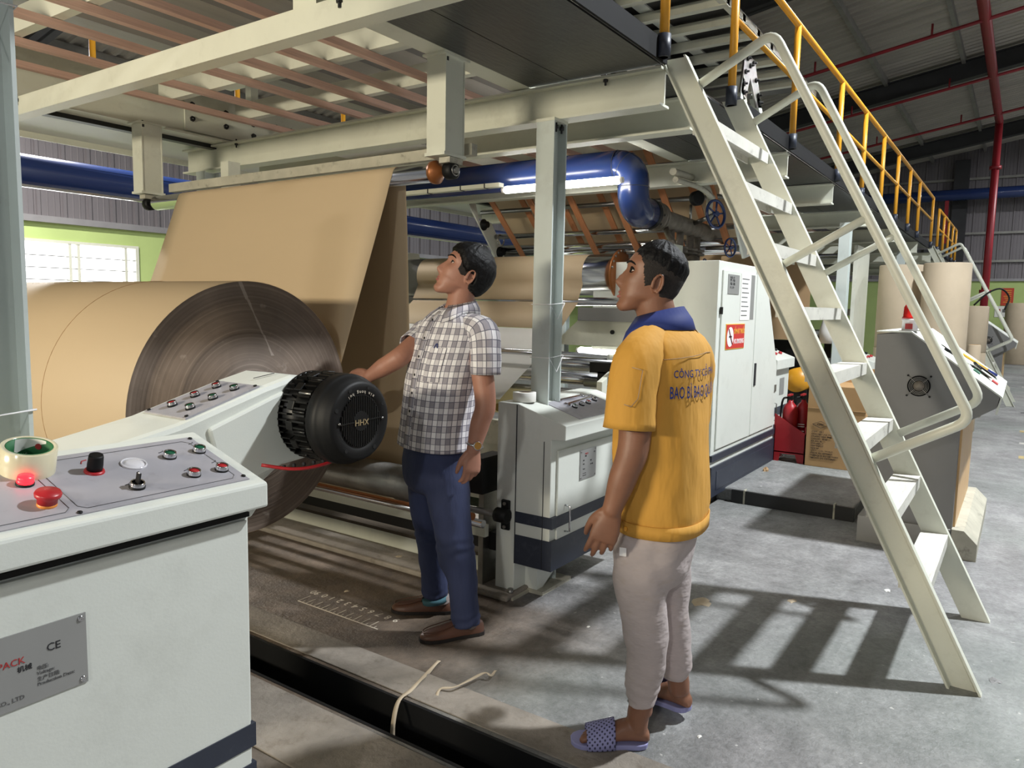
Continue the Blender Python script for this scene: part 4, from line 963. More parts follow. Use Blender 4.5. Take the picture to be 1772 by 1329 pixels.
o_ = MB().obox(dkp(5.38, .225, .004), (.06, 0, 0), SD*.022, ND*.003).build('tag_card', 'greenpla'); tag(o_, 'green tag card on the grey desk slope', 'card')
o_ = MB().obox(dkp(5.5, .13, .004), (.05, 0, 0), SD*.02, ND*.003).build('tag_card', 'redink'); tag(o_, 'red tag card on the grey desk slope', 'card')
o_ = MB().obox(dkp(5.2, .50, .004), (.11, .02, 0), SD*.012, ND*.004).build('blue_ruler', 'collarnavy'); tag(o_, 'blue strip lying at the top of the grey desk', 'ruler')
# beacon on the desk
p = Vector((5.12, .575, 1.314)); be = thing('warning_beacon', 'red warning beacon on a white base on the grey desk', 'beacon', p)
MB().box(p+Vector((-.07, -.05, 0)), p+Vector((.07, .05, .004))).build('base_plate', 'steel', be)
MB().lathe(p+Vector((0, 0, .004)), (0, 0, 1), [(0, .044), (.055, .042), (.06, .046), (.07, .046)], 28).build('beacon_base', 'whiteink', be)
MB().lathe(p+Vector((0, 0, .074)), (0, 0, 1), [(0, .046), (.01, .046), (.012, .041), (.07, .038), (.085, .03), (.09, .001)], 28).build('red_dome', 'beaconred', be)
MB().box(p+Vector((-.048, -.02, .012)), p+Vector((-.043, .02, .045))).build('sticker', 'redink', be)
d2_ = dup(dk, (10.1, 0, 0), 'distant grey operator desk beside the far ladder')

# ================================================================== EXTINGUISHERS, BOX
rb = thing('extinguisher_box', 'red metal open stand holding two fire extinguishers', 'extinguisher stand', (6.85, 1.64, .1))
m_ = MB(); m_.prism([(1.49, .1), (1.49, .36), (1.76, .52), (1.76, .1), (1.71, .1), (1.70, .17), (1.57, .17), (1.55, .1)], 0, 6.70, 6.71); m_.build('front_panel', 'red', rb)
for y in (1.49, 1.75): MB().box((6.70, y, .1), (6.98, y+.008, .42)).build('side_panel', 'red', rb)
MB().box((6.70, 1.49, .18), (6.98, 1.758, .19)).build('shelf', 'red', rb)
def extinguisher(x, y, label):
    t = thing('fire_extinguisher', label, 'fire extinguisher', (x, y, .19), 'fire extinguishers in the red stand')
    MB().lathe((x, y, .19), (0, 0, 1), [(0, .06), (.005, .065), (.36, .065), (.40, .05), (.43, .022), (.45, .02)], 24).build('cylinder', 'red', t)
    MB().box((x-.02, y-.018, .64), (x+.02, y+.018, .68)).build('valve', 'rubber', t); MB().box((x-.09, y-.012, .68), (x+.03, y+.012, .694)).build('lever', 'red', t)
    MB().tube(crom([(x, y+.02, .66), (x-.03, y+.06, .64), (x-.05, y+.068, .5), (x-.05, y+.066, .35)], 4), .009, 8).build('hose', 'rubber', t)
    for z in (.42, .40, .36): MB().box((x-.0675, y-.03, z), (x-.055, y+.025, z+.008)).build('label_print', 'whiteink', t)
extinguisher(6.80, 1.655, 'red fire extinguisher nearest in the red stand')
extinguisher(6.91, 1.57, 'red fire extinguisher behind the other in the red stand')
bx = thing('cardboard_box', 'tall brown cardboard carton with black print behind the ladder', 'box', (6.9, 1.26, .1))
MB().box((6.66, 1.02, .1), (7.15, 1.478, .80)).build('carton', 'cardboard', bx, .004)
MB().box((6.655, 1.02, .60), (6.66, 1.478, .604)).build('crease', 'kraftdark', bx)
MB().prism([(1.02, .80), (1.478, .80), (1.46, .93), (1.04, .93)], 0, 7.14, 7.146).build('flap', 'cardboard', bx)
MB().cyl((7.138, 1.25, .87), (7.147, 1.25, .87), .028, seg=16).build('hand_hole', 'darkgap', bx)
MB().box((6.655, 1.10, .44), (6.6585, 1.20, .53)).build('blue_label', mat('blue_label', (120, 126, 176), .7), bx)
Rb, Ub = (0, -1, 0), (0, 0, 1)
dm = [(6.6565, 1.43, .465), (6.6565, 1.365, .495), (6.6565, 1.30, .465), (6.6565, 1.365, .435), (6.6565, 1.43, .465)]
MB().tube(dm, .0018, 4).build('printed_diamond', 'ink', bx)
text('lettering', 'CMC', .028, (6.657, 1.365, .456), Rb, Ub, 'ink', bx, 'CENTER')
for k, s_ in enumerate(('ITEM : ART', 'COATED USA PNR', 'STUDIO RAY PNR', 'COLOR : RED', 'BX PACK', 'GW INPUT', 'NW INPUT', 'SIZE M³', 'QTY : 1270 / POINT', 'MADE IN VIETNAM', 'FABRIQUE AU VIETNAM', 'HECHO EN VIETNAM')):
    text('lettering', s_, .021, (6.657, 1.435, .395-k*.0205), Rb, Ub, 'ink', bx)
for k, s_ in enumerate(('ART.', '60.00', '16.40', 'PACK', '19.400', '15.400')): text('lettering', s_, .02, (6.657, 1.17, .375-k*.022), Rb, Ub, 'ink', bx)

# ================================================================== STANDING PAPER ROLLS
def standing_roll(c, r, z0, z1, label, m_='kraftpale'):
    t = thing('paper_roll', label, 'paper roll', (c[0], c[1], z0), 'standing paper rolls')
    MB().lathe((c[0], c[1], z0), (0, 0, 1), [(0, r-.01), (.012, r), (z1-z0-.012, r), (z1-z0, r-.008), (z1-z0, .06), (z1-z0-.3, .058)], 48).build('wound_paper', m_, t)
    MB().lathe((c[0], c[1], z1-.2), (0, 0, 1), [(0, .06), (.202, .06), (.202, .05), (0, .05)], 24, False).build('core_tube', 'cardboard', t)
    return t
standing_roll((10.25, 1.27), .265, 0, 1.0, 'lower standing paper roll of the stack left behind the grey desk')
standing_roll((10.25, 1.27), .26, 1.0, 2.0, 'upper standing paper roll of the stack left behind the grey desk')
standing_roll((9.95, .775), .245, 0, 2.0, 'tall pale standing paper roll right behind the grey desk')
standing_roll((12.2, .56), .15, 0, .9, 'lower narrow standing roll beside the tall pale roll')
standing_roll((12.2, .56), .15, .9, 1.54, 'upper narrow standing roll beside the tall pale roll')
standing_roll((10.6, .48), .07, 0, 1.06, 'short thin paper roll standing beside the tall pale roll')
standing_roll((26.4, .12), .38, 0, 1.78, 'distant standing paper roll against the green end wall')
fp = MB().box((XB-.02, .34, 1.72), (XB-.005, .66, 2.26)); fpo = fp.build('wall_poster', 'poster'); tag(fpo, 'red notice poster on the green end wall', 'poster')
for k in range(7): MB().box((XB-.024, .40, 2.18-k*.06), (XB-.02, .60-.03*(k % 3), 2.195-k*.06)).build('printed_line', 'yellowink', fpo)
fp = MB().box((XB-.02, .36, 1.36), (XB-.005, .80, 1.70)); fpo = fp.build('wall_poster', 'whitepaper'); tag(fpo, 'white notice poster under the red one on the end wall', 'poster')
for k, (y, z) in enumerate(((.7, 1.56), (.55, 1.56), (.45, 1.54))): MB().box((XB-.024, y-.05, z-.05), (XB-.02, y+.05, z+.05)).build('pictogram', 'redink' if k == 0 else 'inkgrey', fpo)
cbx = MB().tube(crom([(12.2, .60, 1.55), (12.25, .45, 1.72), (12.3, .3, 1.78), (12.35, .2, 1.66), (12.3, .24, 1.5)], 6), .012, 6).build('hanging_cable', 'rubber'); tag(cbx, 'loop of black cable over the narrow standing rolls', 'cable')
# ================================================================== PREHEATER / GLUE UNIT BEHIND THE MEN
ph = thing('preheater_unit', 'paper preheater with wrapped steel drum behind the two men', 'machine', (5.0, 3.4, 0))
HX, HZ, HR = 5.2, 1.672, .158
MB().cyl((HX, 2.58, HZ), (HX, 4.7, HZ), HR, seg=48).build('heated_drum', 'chrome', ph)
MB().lathe((HX, 2.575, HZ), (0, -1, 0), [(0, .19), (.012, .19), (.014, .17), (.016, .05), (.06, .045)], 40).build('drum_flange', 'brass', ph)
MB().cyl((HX, 2.4, HZ), (HX, 4.9, HZ), .03, seg=14).build('drum_shaft', 'steel', ph)
for a in range(10):
    a = math.radians(20+a*16); MB().cyl((HX+.18*math.cos(a), 2.56, HZ+.18*math.sin(a)), (HX+.18*math.cos(a), 2.55, HZ+.18*math.sin(a)), .008, seg=6).build('flange_bolt', 'steel', ph)
MB().cyl((5.03, 2.42, 1.462), (5.03, 4.75, 1.462), .034, seg=24).build('idler_roller', 'chrome', ph)
MB().lathe((5.03, 2.43, 1.462), (0, -1, 0), [(0, .042), (.02, .045), (.04, .022), (.1, .018)], 20).build('roller_end', 'brass', ph)
MB().box((4.96, 2.3, 1.32), (5.0, 2.80, 1.42)).build('dark_blade', 'greydesk', ph)
MB().prism([(2.25, 1.13), (2.98, 1.13), (2.98, 1.18), (2.82, 1.32), (2.25, 1.32)], 0, 5.0, 5.02).build('cover_panel', 'cream', ph)
MB().cyl((4.998, 2.52, 1.24), (4.985, 2.52, 1.24), .016, seg=14).build('panel_hole', 'darkgap', ph)
MB().box((4.99, 2.24, 1.16), (5.03, 2.27, 1.33)).build('slot_bracket', 'rubber', ph)
for y in (2.2, 4.85): 
    sp_ = MB(); sp_.prism([(4.2, .1), (4.2, .95), (4.75, 1.15), (4.95, 1.9), (5.45, 1.9), (5.6, .1)], 1, y-.02, y+.02); sp_.build('side_frame', 'cream', ph, .004)
# lower chrome rollers, bracket, trough
for (x, z, r, m_) in ((4.62, 1.02, .05, 'chrome'), (4.5, .93, .045, 'chrome'), (4.46, .84, .02, 'steel'), (4.35, 1.1, .02, 'chrome')):
    MB().cyl((x, 2.22, z), (x, 4.83, z), r, seg=24).build('lower_roller', m_, ph)
MB().box((4.3, 2.22, .66), (4.34, 4.83, .84)).build('glue_trough', mat('cream_trough', (236, 222, 176), .5, var=.08), ph)
for y in (2.42, 3.05): MB().cyl((4.298, y, .70), (4.285, y, .70), .028, seg=16).build('trough_port', mat('amber_port', (150, 122, 60), .5), ph)
MB().box((4.0, 2.22, .5), (4.06, 4.83, .66)).build('front_rail', 'dirtycream', ph)
MB().box((4.02, 2.2, .1), (4.9, 4.85, .5)).build('lower_housing', 'dirtycream', ph)
bk = MB(); bk.box((4.36, 2.18, .99), (4.44, 2.36, 1.06)); bk.box((4.36, 2.24, .80), (4.42, 2.30, 1.0)); bk.box((4.36, 2.18, .79), (4.44, 2.33, .84)); bk.box((4.3, 2.10, .74), (4.36, 2.14, 1.08)); bko = bk.build('clamp_bracket', 'rubber', ph)
MB().cyl((4.38, 2.0, .92), (4.38, 2.4, .92), .03, seg=14).build('clamp_cylinder', 'steel', ph)
MB().prism([(2.05, .55), (2.2, .55), (2.33, .80), (2.22, .80)], 0, 4.34, 4.40).build('clamp_leg', 'rubber', ph)
# paper round the drum and down to the trough
path = [(HX+(HR+.0015)*math.cos(a), HZ+(HR+.0015)*math.sin(a)) for a in [math.radians(20+k*13.5) for k in range(15)]]
path += [(path[-1][0]+(5.03-.036-path[-1][0])*t, path[-1][1]+(1.462+.01-path[-1][1])*t) for t in (.5, 1)]
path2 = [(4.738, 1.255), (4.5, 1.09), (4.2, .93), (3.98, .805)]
path15 = [(4.994, 1.455), (4.87, 1.36), (4.742, 1.258)]
def strip(path, y0, y1, name, m_, label):
    v = []; [v.extend([(x, y0, z), (x, y1, z)]) for x, z in path]
    mm = MB(); mm.add(v, [(2*i, 2*i+1, 2*i+3, 2*i+2) for i in range(len(path)-1)], True); o_ = mm.build(name, m_)
    tag(o_, label, 'paper sheet'); s_ = o_.modifiers.new('thick', 'SOLIDIFY'); s_.thickness = .0012; return o_
strip(path, 2.82, 4.5, 'paper_web', 'kraft', 'brown paper wrapped round the preheater drum behind the men')
strip(path15, 2.82, 4.5, 'paper_web', 'kraft', 'brown paper stretch just below the idler roller under the drum')
strip(path2, 2.82, 4.5, 'paper_web', 'whitepaper', 'paper sheet coloured white with led glare, sloping down behind the plaid shirt man')  # same web as above, its overexposure by the led put into the colour
# LED tubes
def led(a, b, label, parent_group='led tubes on the machine'):
    t = thing('led_tube', label, 'light', a, parent_group); a, b = Vector(a), Vector(b)
    MB().cyl(a, b, .026, seg=16).build('tube', 'led', t); d = (b-a).normalized()
    for e, s_ in ((a, -1), (b, 1)): MB().cyl(e, e+d*.03*s_, .02, seg=12).build('end_cap', 'whiteink', t)
led((4.55, 2.285, 2.262), (4.55, 3.20, 2.262), 'bright white led tube under the blue pipe')
led((5.12, 2.28, 1.085), (5.12, 2.86, 1.085), 'bright white led tube low inside the preheater')
cn = MB().box((4.59, 3.29, 2.30), (4.65, 6.9, 2.33)).build('cable_trunking', 'cream'); tag(cn, 'cream cable trunking beside the led tube under the blue pipe', 'trunking')
for y in (3.42, 3.65, 3.98): MB().box((4.585, y, 2.296), (4.655, y+.008, 2.334)).build('cable_tie', 'ink', cn)
# ---- inclined conveyor with timber straps carrying paper up to the bridge
ic = thing('inclined_feeder', 'inclined roller frame with timber straps and paper under the bridge', 'feeder', (5.5, 3.0, 1.9))
I0, I1 = Vector((4.72, 0, 2.63)), Vector((5.60, 0, 1.88)); idir = (I1-I0).normalized(); inr = Vector((idir.z, 0, -idir.x))
if inr.x > 0: inr = -inr
for y in (3.72, 3.35, 2.98, 2.60, 2.22, 1.86):
    MB().obox((I0+I1)/2+Vector((0, y, 0))+inr*.03, (I1-I0)/2, (0, .026, 0), inr*.006).build('timber_strap', 'strap', ic)
    MB().obox((I0+I1)/2+Vector((.16, y-.14, .06)), (I1-I0)/2, (0, .026, 0), inr*.006).build('timber_strap', 'strap', ic)
MB().obox((I0+I1)/2+Vector((.34, 2.95, .10)), (I1-I0)/2*1.1, (0, 1.05, 0), inr*.002).build('paper_ply', 'kraft', ic)
for t_, r in ((.28, .022), (.55, .018), (.80, .022), (1.0, .04), (.93, .03)):
    q = I0+(I1-I0)*t_; MB().cyl(q+Vector((.05, 1.8, 0)), q+Vector((.05, 3.95, 0)), r, seg=18).build('feeder_roller', 'chrome' if t_ > .6 else 'steel', ic)
for y in (3.97, 1.75):
    m_ = MB(); m_.prism([(4.78, 2.6), (5.0, 2.6), (5.15, 2.40), (5.24, 2.15), (5.42, 2.15), (5.70, 1.83), (5.55, 1.80)], 1, y-.008, y+.008); m_.build('end_plate', 'white', ic)
for z, x in ((2.36, 5.1), (2.12, 5.3), (1.9, 5.55)):
    MB().lathe((x, 3.96, z), (0, -1, 0), [(0, .05), (.01, .05), (.012, .03), (.05, .028)], 16).build('bearing', 'rubber', ic)
MB().torus((5.48, 3.9, 2.0), (0, 1, 0), .05, .006, 20, 6).build('hand_ring', 'chrome', ic)
ic.location = (6.27, 3.42, 1.967); ic.scale = (1.14,)*3
# more paper and machine mass beyond (seen between the ladder rungs)
fm = thing('far_machine', 'shadowy paper machine beyond the switch cabinet seen through the ladder', 'machine', (10.5, 3.0, 0))
MB().box((9.9, 2.2, .1), (10.0, 4.6, 1.05)).build('machine_front', 'rubber', fm)
for z, r in ((1.15, .05), (1.42, .04), (1.95, .05), (2.1, .03)): MB().cyl((9.8, 1.75, z), (9.8, 4.6, z), r, seg=18).build('roller', 'chrome', fm)
for y in (1.66, 4.7): MB().box((9.5, y, 0), (10.3, y+.04, 2.2)).build('side_frame', 'cream', fm)
MB().box((9.7, 2.3, 1.1), (9.712, 4.5, 2.15)).build('paper_sheet', 'kraftdark', fm)
MB().box((8.7, 1.98, 1.1), (8.712, 3.0, 2.05)).build('paper_sheet', 'kraftdark', fm)
MB().box((10.15, 1.72, 1.05), (10.6, 4.6, 1.1)).build('shelf', 'dirtycream', fm)
MB().lathe((9.4, 1.9, 1.05), (0, 0, 1), [(0, .10), (.15, .11), (.3, .07), (.36, .01)], 16).build('plastic_cover', 'whitepaper', fm)
for k in range(5): MB().box((9.86, 1.72+.12*k, .85), (9.90, 1.80+.12*k, 1.04)).build('motor_block', 'rubber', fm)
# yellow drum beyond the small console
yd = MB().lathe((9.0, 2.15, .62), (1, 0, 0), [(0, .01), (.01, .14), (.7, .14), (.71, .01)], 24).build('air_tank', 'yellow'); tag(yd, 'yellow air tank lying behind the small console', 'tank')
for x in (9.1, 9.55): MB().box((x, 2.05, .1), (x+.04, 2.25, .5)).build('tank_leg', 'black', yd)

# ================================================================== DUCTS AND VALVES
ZD = 2.625
dc = MB().cyl((-3, 8.0, ZD), (27, 8.0, ZD), .152, seg=36).build('blue_duct', 'blue'); tag(dc, 'long blue pipe along the cladding wall behind the paper web', 'pipe')
tr = MB().box((-3, 7.86, ZD-.175), (12, 7.9, ZD-.15)).build('duct_rail', 'chrome', dc)
for x in (1, 6, 11, 16, 21): MB().box((x, 7.97, 0), (x+.08, 8.03, ZD-.15)).build('duct_post', 'cream', dc)
d2_ = MB().cyl((26.9, -6, 5.06), (26.9, 9, 5.06), .17, seg=20).build('blue_duct', 'blue'); tag(d2_, 'blue pipe across the far end wall under the roof', 'pipe')
for y in (2.2, 5.2, -2.5): MB().box((26.86, y, 3.6), (26.94, y+.1, 4.9)).build('duct_bracket', 'redpipe', d2_)
bp_ = thing('steam_pipe', 'blue jacketed steam pipe with elbow feeding the grey valve', 'pipe', (5.2, 2.7, 2.2))
r = .118
pth = [(5.2, 7.2, 2.485), (5.2, 2.66, 2.485)]
el = [Vector((5.2, 2.62-.13*math.sin(a), 2.485-.13*(1-math.cos(a)))) for a in [k*PI/12 for k in range(7)]]
el2 = [Vector((5.2+.15*(1-math.cos(a)), 2.49, 2.30-.15*math.sin(a))) for a in [k*PI/12 for k in range(0, 6)]]
MB().cyl((5.2, 7.2, 2.485), (5.2, 2.62, 2.485), r, seg=32).build('straight_jacket', 'blue', bp_)
MB().tube(el+el2+[Vector((5.44, 2.49, 2.155))], r, 32).build('elbow_jacket', 'blue', bp_)
for q, ax in (((5.2, 2.62, 2.485), (0, 1, 0)), ((5.2, 2.49, 2.32), (0, 0, 1)), ((5.2, 2.56, 2.47), (0, .85, .5)), ((5.23, 2.49, 2.22), (.4, 0, .9))):
    MB().torus(q, ax, r, .003, 32, 6).build('jacket_seam', 'navy', bp_)
vx = Vector((5.44, 2.49, 2.155)); vd = Vector((1, 0, -.02)).normalized()
MB().lathe(vx, vd, [(0, .115), (.02, .122), (.04, .115), (.06, .12), (.09, .10)], 28).build('rubber_collar', 'rubber', bp_)
MB().lathe(vx+vd*.09, vd, [(0, .085), (.06, .085), (.062, .115), (.09, .115), (.092, .08), (.11, .08), (.112, .115), (.14, .115), (.142, .075), (1.7, .07), (1.72, .05)], 28).build('valve_body', 'oldsteel', bp_)
for k in range(8):
    a = k*PI/4; e = Vector((0, math.cos(a), math.sin(a)))*.098
    MB().cyl(vx+vd*.14+e, vx+vd*.24+e, .009, seg=6).build('flange_bolt', 'steel', bp_)
def handwheel(c, ax, R, parent):
    c, ax = Vector(c), Vector(ax).normalized(); o_ = MB().torus(c, ax, R, R*.11, 28, 8).build('handwheel', 'blue', parent); u = ax.orthogonal().normalized(); v = ax.cross(u)
    for k in range(5):
        a = 2*PI*k/5; MB().cyl(c, c+(u*math.cos(a)+v*math.sin(a))*R, R*.07, seg=6).build('spoke', 'blue', o_)
    MB().lathe(c-ax*.02, ax, [(0, R*.2), (.04, R*.2)], 12).build('hub', 'blue', o_)
    return o_
handwheel((6.25, 2.22, 2.225), (-.35, -1, .1), .115, bp_)
MB().cyl((6.25, 2.22, 2.225), (6.29, 2.45, 2.15), .02, seg=10).build('valve_stem', 'steel', bp_)
handwheel((6.60, 2.2, 1.97), (-.3, -1, 0), .08, bp_)
MB().cyl((6.60, 2.2, 1.97), (6.60, 2.42, 1.97), .015, seg=8).build('valve_stem', 'steel', bp_)
MB().lathe((6.12, 2.36, 2.345), (-.5, -.8, 0), [(0, .06), (.05, .062), (.055, .05)], 24).build('pressure_gauge', 'rubber', bp_)
MB().cyl((6.14, 2.4, 2.18), (6.14, 2.4, 2.30), .012, seg=8).build('gauge_stem', 'steel', bp_)
for x in (5.95, 6.15, 6.38, 6.55):
    MB().cyl((x, 2.49, 1.3), (x, 2.49, 2.1), .032, seg=12).build('drop_pipe', 'oldsteel', bp_)
    MB().lathe((x, 2.49, 1.90), (0, 0, 1), [(0, .07), (.022, .07), (.024, .05), (.03, .05), (.032, .07), (.054, .07)], 16).build('flange', 'oldsteel', bp_)
for x, z in ((5.98, 1.80), (6.28, 1.83)): MB().sphere((x, 2.42, z), .06, 14, 10).build('valve_bonnet', 'oldsteel', bp_)
handwheel((6.28, 2.3, 1.80), (0, -1, .2), .055, bp_)
MB().cyl((5.72, 2.45, 2.09), (5.52, 2.3, 1.93), .022, seg=10).build('drain_pipe', 'oldsteel', bp_)
MB().tube(crom([(5.25, 2.2, 2.42), (5.9, 2.25, 2.45), (6.3, 2.3, 2.40), (6.42, 2.35, 2.2)], 6), .028, 8).build('hose', 'dirtycream', bp_)
MB().tube(crom([(5.25, 2.18, 2.36), (5.8, 2.2, 2.38), (6.25, 2.25, 2.36)], 6), .022, 8).build('hose', 'dirtycream', bp_)

bp_.location = (4.81, 2.4975, 2.1415); bp_.scale = (.925,)*3
# ================================================================== FLOOR DETAILS
def ribbon(pts, wd, label):
    P = crom(pts, 6); v = []
    for i, q in enumerate(P):
        d = (P[min(i+1, len(P)-1)]-P[max(i-1, 0)]); s_ = Vector((d.y, -d.x, 0)).normalized()*wd/2
        if s_.length < 1e-5: s_ = Vector((0, wd/2, 0))
        v += [q-s_+Vector((0, 0, .003*math.sin(i*.8))), q+s_]
    mm = MB(); mm.add(v, [(2*i, 2*i+1, 2*i+3, 2*i+2) for i in range(len(P)-1)], True); o_ = mm.build('paper_strip', 'kraftpale'); tag(o_, label, 'paper strip', 'torn paper strips at the trench')
    s2 = o_.modifiers.new('thick', 'SOLIDIFY'); s2.thickness = .001
a = onz(760, 1143, .006); b = onz(715, 1190, .008); c = onz(690, 1213, .012)
ribbon([a, (a+b)/2, b, c, c+Vector((-.05, -.02, -.06)), c+Vector((-.06, -.03, -.17))], .016, 'flat torn paper strip hanging into the trench nearer the console')
a = onz(858, 1160, .01); b = onz(835, 1165, .025); c = onz(790, 1188, .02); d = onz(762, 1192, .012)
ribbon([a, onz(850, 1168, .02), b, c, d, d+Vector((-.06, -.03, -.03)), d+Vector((-.08, -.05, -.17))], .012, 'curled torn paper strip hanging into the trench nearer the man in yellow')
for i, (px, py, r, m_, lb) in enumerate(((1370, 1040, .028, 'kraftpale', 'dry leaf scrap on the floor inside the ladder shadow'), (1536, 1022, .02, 'whitepaper', 'small white paper scrap on the floor behind the ladder foot'), (1722, 1178, .03, 'greydesk', 'flat grey scrap on the floor right of the ladder foot'), (1215, 1042, .06, 'kraftpale', 'torn brown paper patch on the floor by the pale trousers'), (1018, 1085, .010, 'whitepaper', 'tiny white fleck on the floor left of the pale trousers'), (1210, 1275, .010, 'whitepaper', 'tiny white fleck on the floor right of the slippers'), (600, 1023, .015, 'kraftpale', 'small paper chip on the dusty floor above the chalk scale'), (690, 963, .02, 'kraftpale', 'small paper chip at the cream base rail'), (1325, 815, .03, 'kraftdark', 'scrap of rope on the raised slab by the cabinet'), (1510, 905, .012, 'rubber', 'dark crumb beside the grey desk plinth'))):
    zz = .1 if i == 8 else (.03 if i == 7 else 0); q = onz(px, py, zz)
    scrap('floor_scrap', (q.x, q.y, zz), r, lb, m_, .004 if i != 8 else .03, 'scrap', 'litter on the floor')
# chalk scale on the floor
cs = thing('chalk_scale', 'chalk ruler with digits nine to zero drawn on the dusty floor', 'marking', (2.28, 2.5, .001))
y0, y1, xb = 2.76, 2.235, 2.262
MB().box((xb-.003, y1, .0005), (xb+.003, y0, .0015)).build('base_line', 'chalk', cs)
for k in range(11):
    y = y0-(y0-y1)*k/10
    if k < 10: MB().box((xb, y-.002, .0005), (xb+(.06 if k else .075), y+.002, .0015)).build('tick', 'chalk', cs)
    if k < 10: MB().box((xb, y-.0265-.0015, .0005), (xb+.02, y-.0265+.0015, .0015)).build('tick', 'chalk', cs)
for k, ch in enumerate(('90', '0', '1', '2', '3', '4', '5', '6', '7', '8', '9')):
    y = y0-.03-(y0-y1)*k/10
    text('digit', ch, .055, (xb+.135, y+.015, .001), (0, 1, 0), (-1, 0, 0), 'chalk', cs, 'LEFT')
# ================================================================== PEOPLE
def interp(tab, z):
    if z <= tab[0][0]: return tab[0][1]
    for (a, va), (b, vb) in zip(tab, tab[1:]):
        if z <= b:
            t = (z-a)/(b-a); t = t*t*(3-2*t)*.5+t*.5; return va+(vb-va)*t
    return tab[-1][1]
YF = [(-.122, .052), (-.116, .071), (-.106, .080), (-.096, .081), (-.086, .078), (-.075, .082), (-.066, .085), (-.056, .086), (-.045, .088), (-.03, .089), (-.01, .090), (.01, .088), (.02, .087), (.034, .092), (.05, .091), (.07, .085), (.09, .073), (.108, .055), (.122, .033), (.131, .012)]
YBk = [(-.122, -.02), (-.10, -.035), (-.07, -.062), (-.04, -.08), (0, -.094), (.03, -.099), (.06, -.097), (.09, -.082), (.108, -.063), (.122, -.04), (.131, -.018)]
WD = [(-.122, .028), (-.114, .038), (-.10, .046), (-.085, .053), (-.065, .059), (-.04, .063), (-.01, .068), (.02, .072), (.05, .0745), (.075, .071), (.095, .062), (.11, .049), (.122, .034), (.131, .014)]
def head_pt(th, z, off=0.0, feat=True):
    w, yf, yb = interp(WD, z)+off, interp(YF, z)+off, interp(YBk, z)-off
    yc = .012 if z < -.05 else 0.0
    s, c = math.sin(th), math.cos(th); e = 2/2.25
    x = w*math.copysign(abs(s)**e, s); y = yc+((yf-yc) if c > 0 else (yc-yb))*math.copysign(abs(c)**e, c)
    if feat and c > 0:
        g = lambda v, m, sd: math.exp(-((v-m)/sd)**2); ax = abs(x)
        nz = interp([(-.052, 0), (-.046, .006), (-.040, .018), (-.032, .0255), (-.024, .024), (-.01, .017), (.006, .010), (.018, .005), (.03, .001)], z)
        y += nz*math.exp(-(x/(.0105 if z < -.02 else .0085))**2)
        y += .006*g(ax, .0125, .0062)*g(z, -.037, .007)
        y -= .011*g(ax, .033, .0135)*g(z, .019, .0125)
        y += .0035*g(ax, .028, .02)*g(z, .040, .008) + .004*g(ax, .046, .017)*g(z, -.014, .02)
        y += .0045*math.exp(-(x/.021)**2)*(g(z, -.0595, .0045)+1.0*g(z, -.0725, .0055)) - .003*math.exp(-(x/.022)**2)*g(z, -.066, .0025)
        y += .003*math.exp(-(x/.02)**2)*g(z, -.1, .01)
    if z < -.045:
        k = min(1, (-.045-z)/.06); z += .62*max(0, .062-y)*k*k*(3-2*k)*.9
    return Vector((x, y, z))
def add_head(mb, M, seg=72, nz=64):
    rings = []
    for k in range(nz+1):
        z = -.122+(.131+.122)*k/nz
        rings.append([M@head_pt(2*PI*i/seg, z) for i in range(seg)])
    mb.loft(rings)
    mb.loft([[M@(head_pt(2*PI*i/seg, .131)*1.0) for i in range(seg)], [M@Vector((head_pt(2*PI*i/seg, .131).x*.3, head_pt(2*PI*i/seg, .131).y*.3, .135)) for i in range(seg)]])
def ear(mb, M, sx, sc=1.0):
    c = Vector((sx*.0755, -.012, -.004)); ring = []
    pts = []
    for k in range(15):                       # outer rim
        a = math.radians(-70+k*20.5); pts.append(M@(c+Vector((sx*(.007+.006*math.sin(a*.5+.6)), -.001-.0155*sc*math.cos(a)*1.0+.0, .031*sc*math.sin(a)+.002))))
    mb.tube(pts, [.0042]*4+[.0046]*7+[.0055, .006, .0065, .006], 8)
    B = Matrix(((1, 0, 0), (0, 1, 0), (0, 0, 1)))
    mb.loft([[M@(c+Vector((sx*d, -.001+.0135*sc*f*math.cos(2*PI*i/16), .027*sc*f*math.sin(2*PI*i/16)))) for i in range(16)] for d, f in ((-.012, .9), (.001, 1), (.0045, .92), (.002, .55), (.0005, .1))])
    mb.sphere(M@(c+Vector((sx*.003, .010, -.006))), .0055, 10, 6)
def hair_shell(M, tfun, name, m_, parent, seg=120, nz=80, seed=0, rough=.002):
    mb = MB(); rings = []
    for k in range(nz+1):
        z = -.115+(.131+.115)*k/nz; R_ = []
        for i in range(seg):
            th = 2*PI*i/seg; tt = tfun(th, z); p0 = head_pt(th, z, 0, False)
            n = Vector((p0.x/.0055, p0.y/.0085, max(0, (z-.02))/.011)); n.normalize()
            q = p0+n*tt
            if tt > 0: q += n*rough*(noise.noise(Vector((th*9, z*24+seed, seed)))+.6*noise.noise(Vector((th*30, z*20, seed+3))))
            R_.append(M@q)
        rings.append(R_)
    top = [M@(head_pt(2*PI*i/seg, .131, 0, False)*.5+Vector((0, 0, .131*.5+tfun(0, .131)+.003))) for i in range(seg)]
    rings.append(top); mb.loft(rings)
    return mb.build(name, m_, parent)
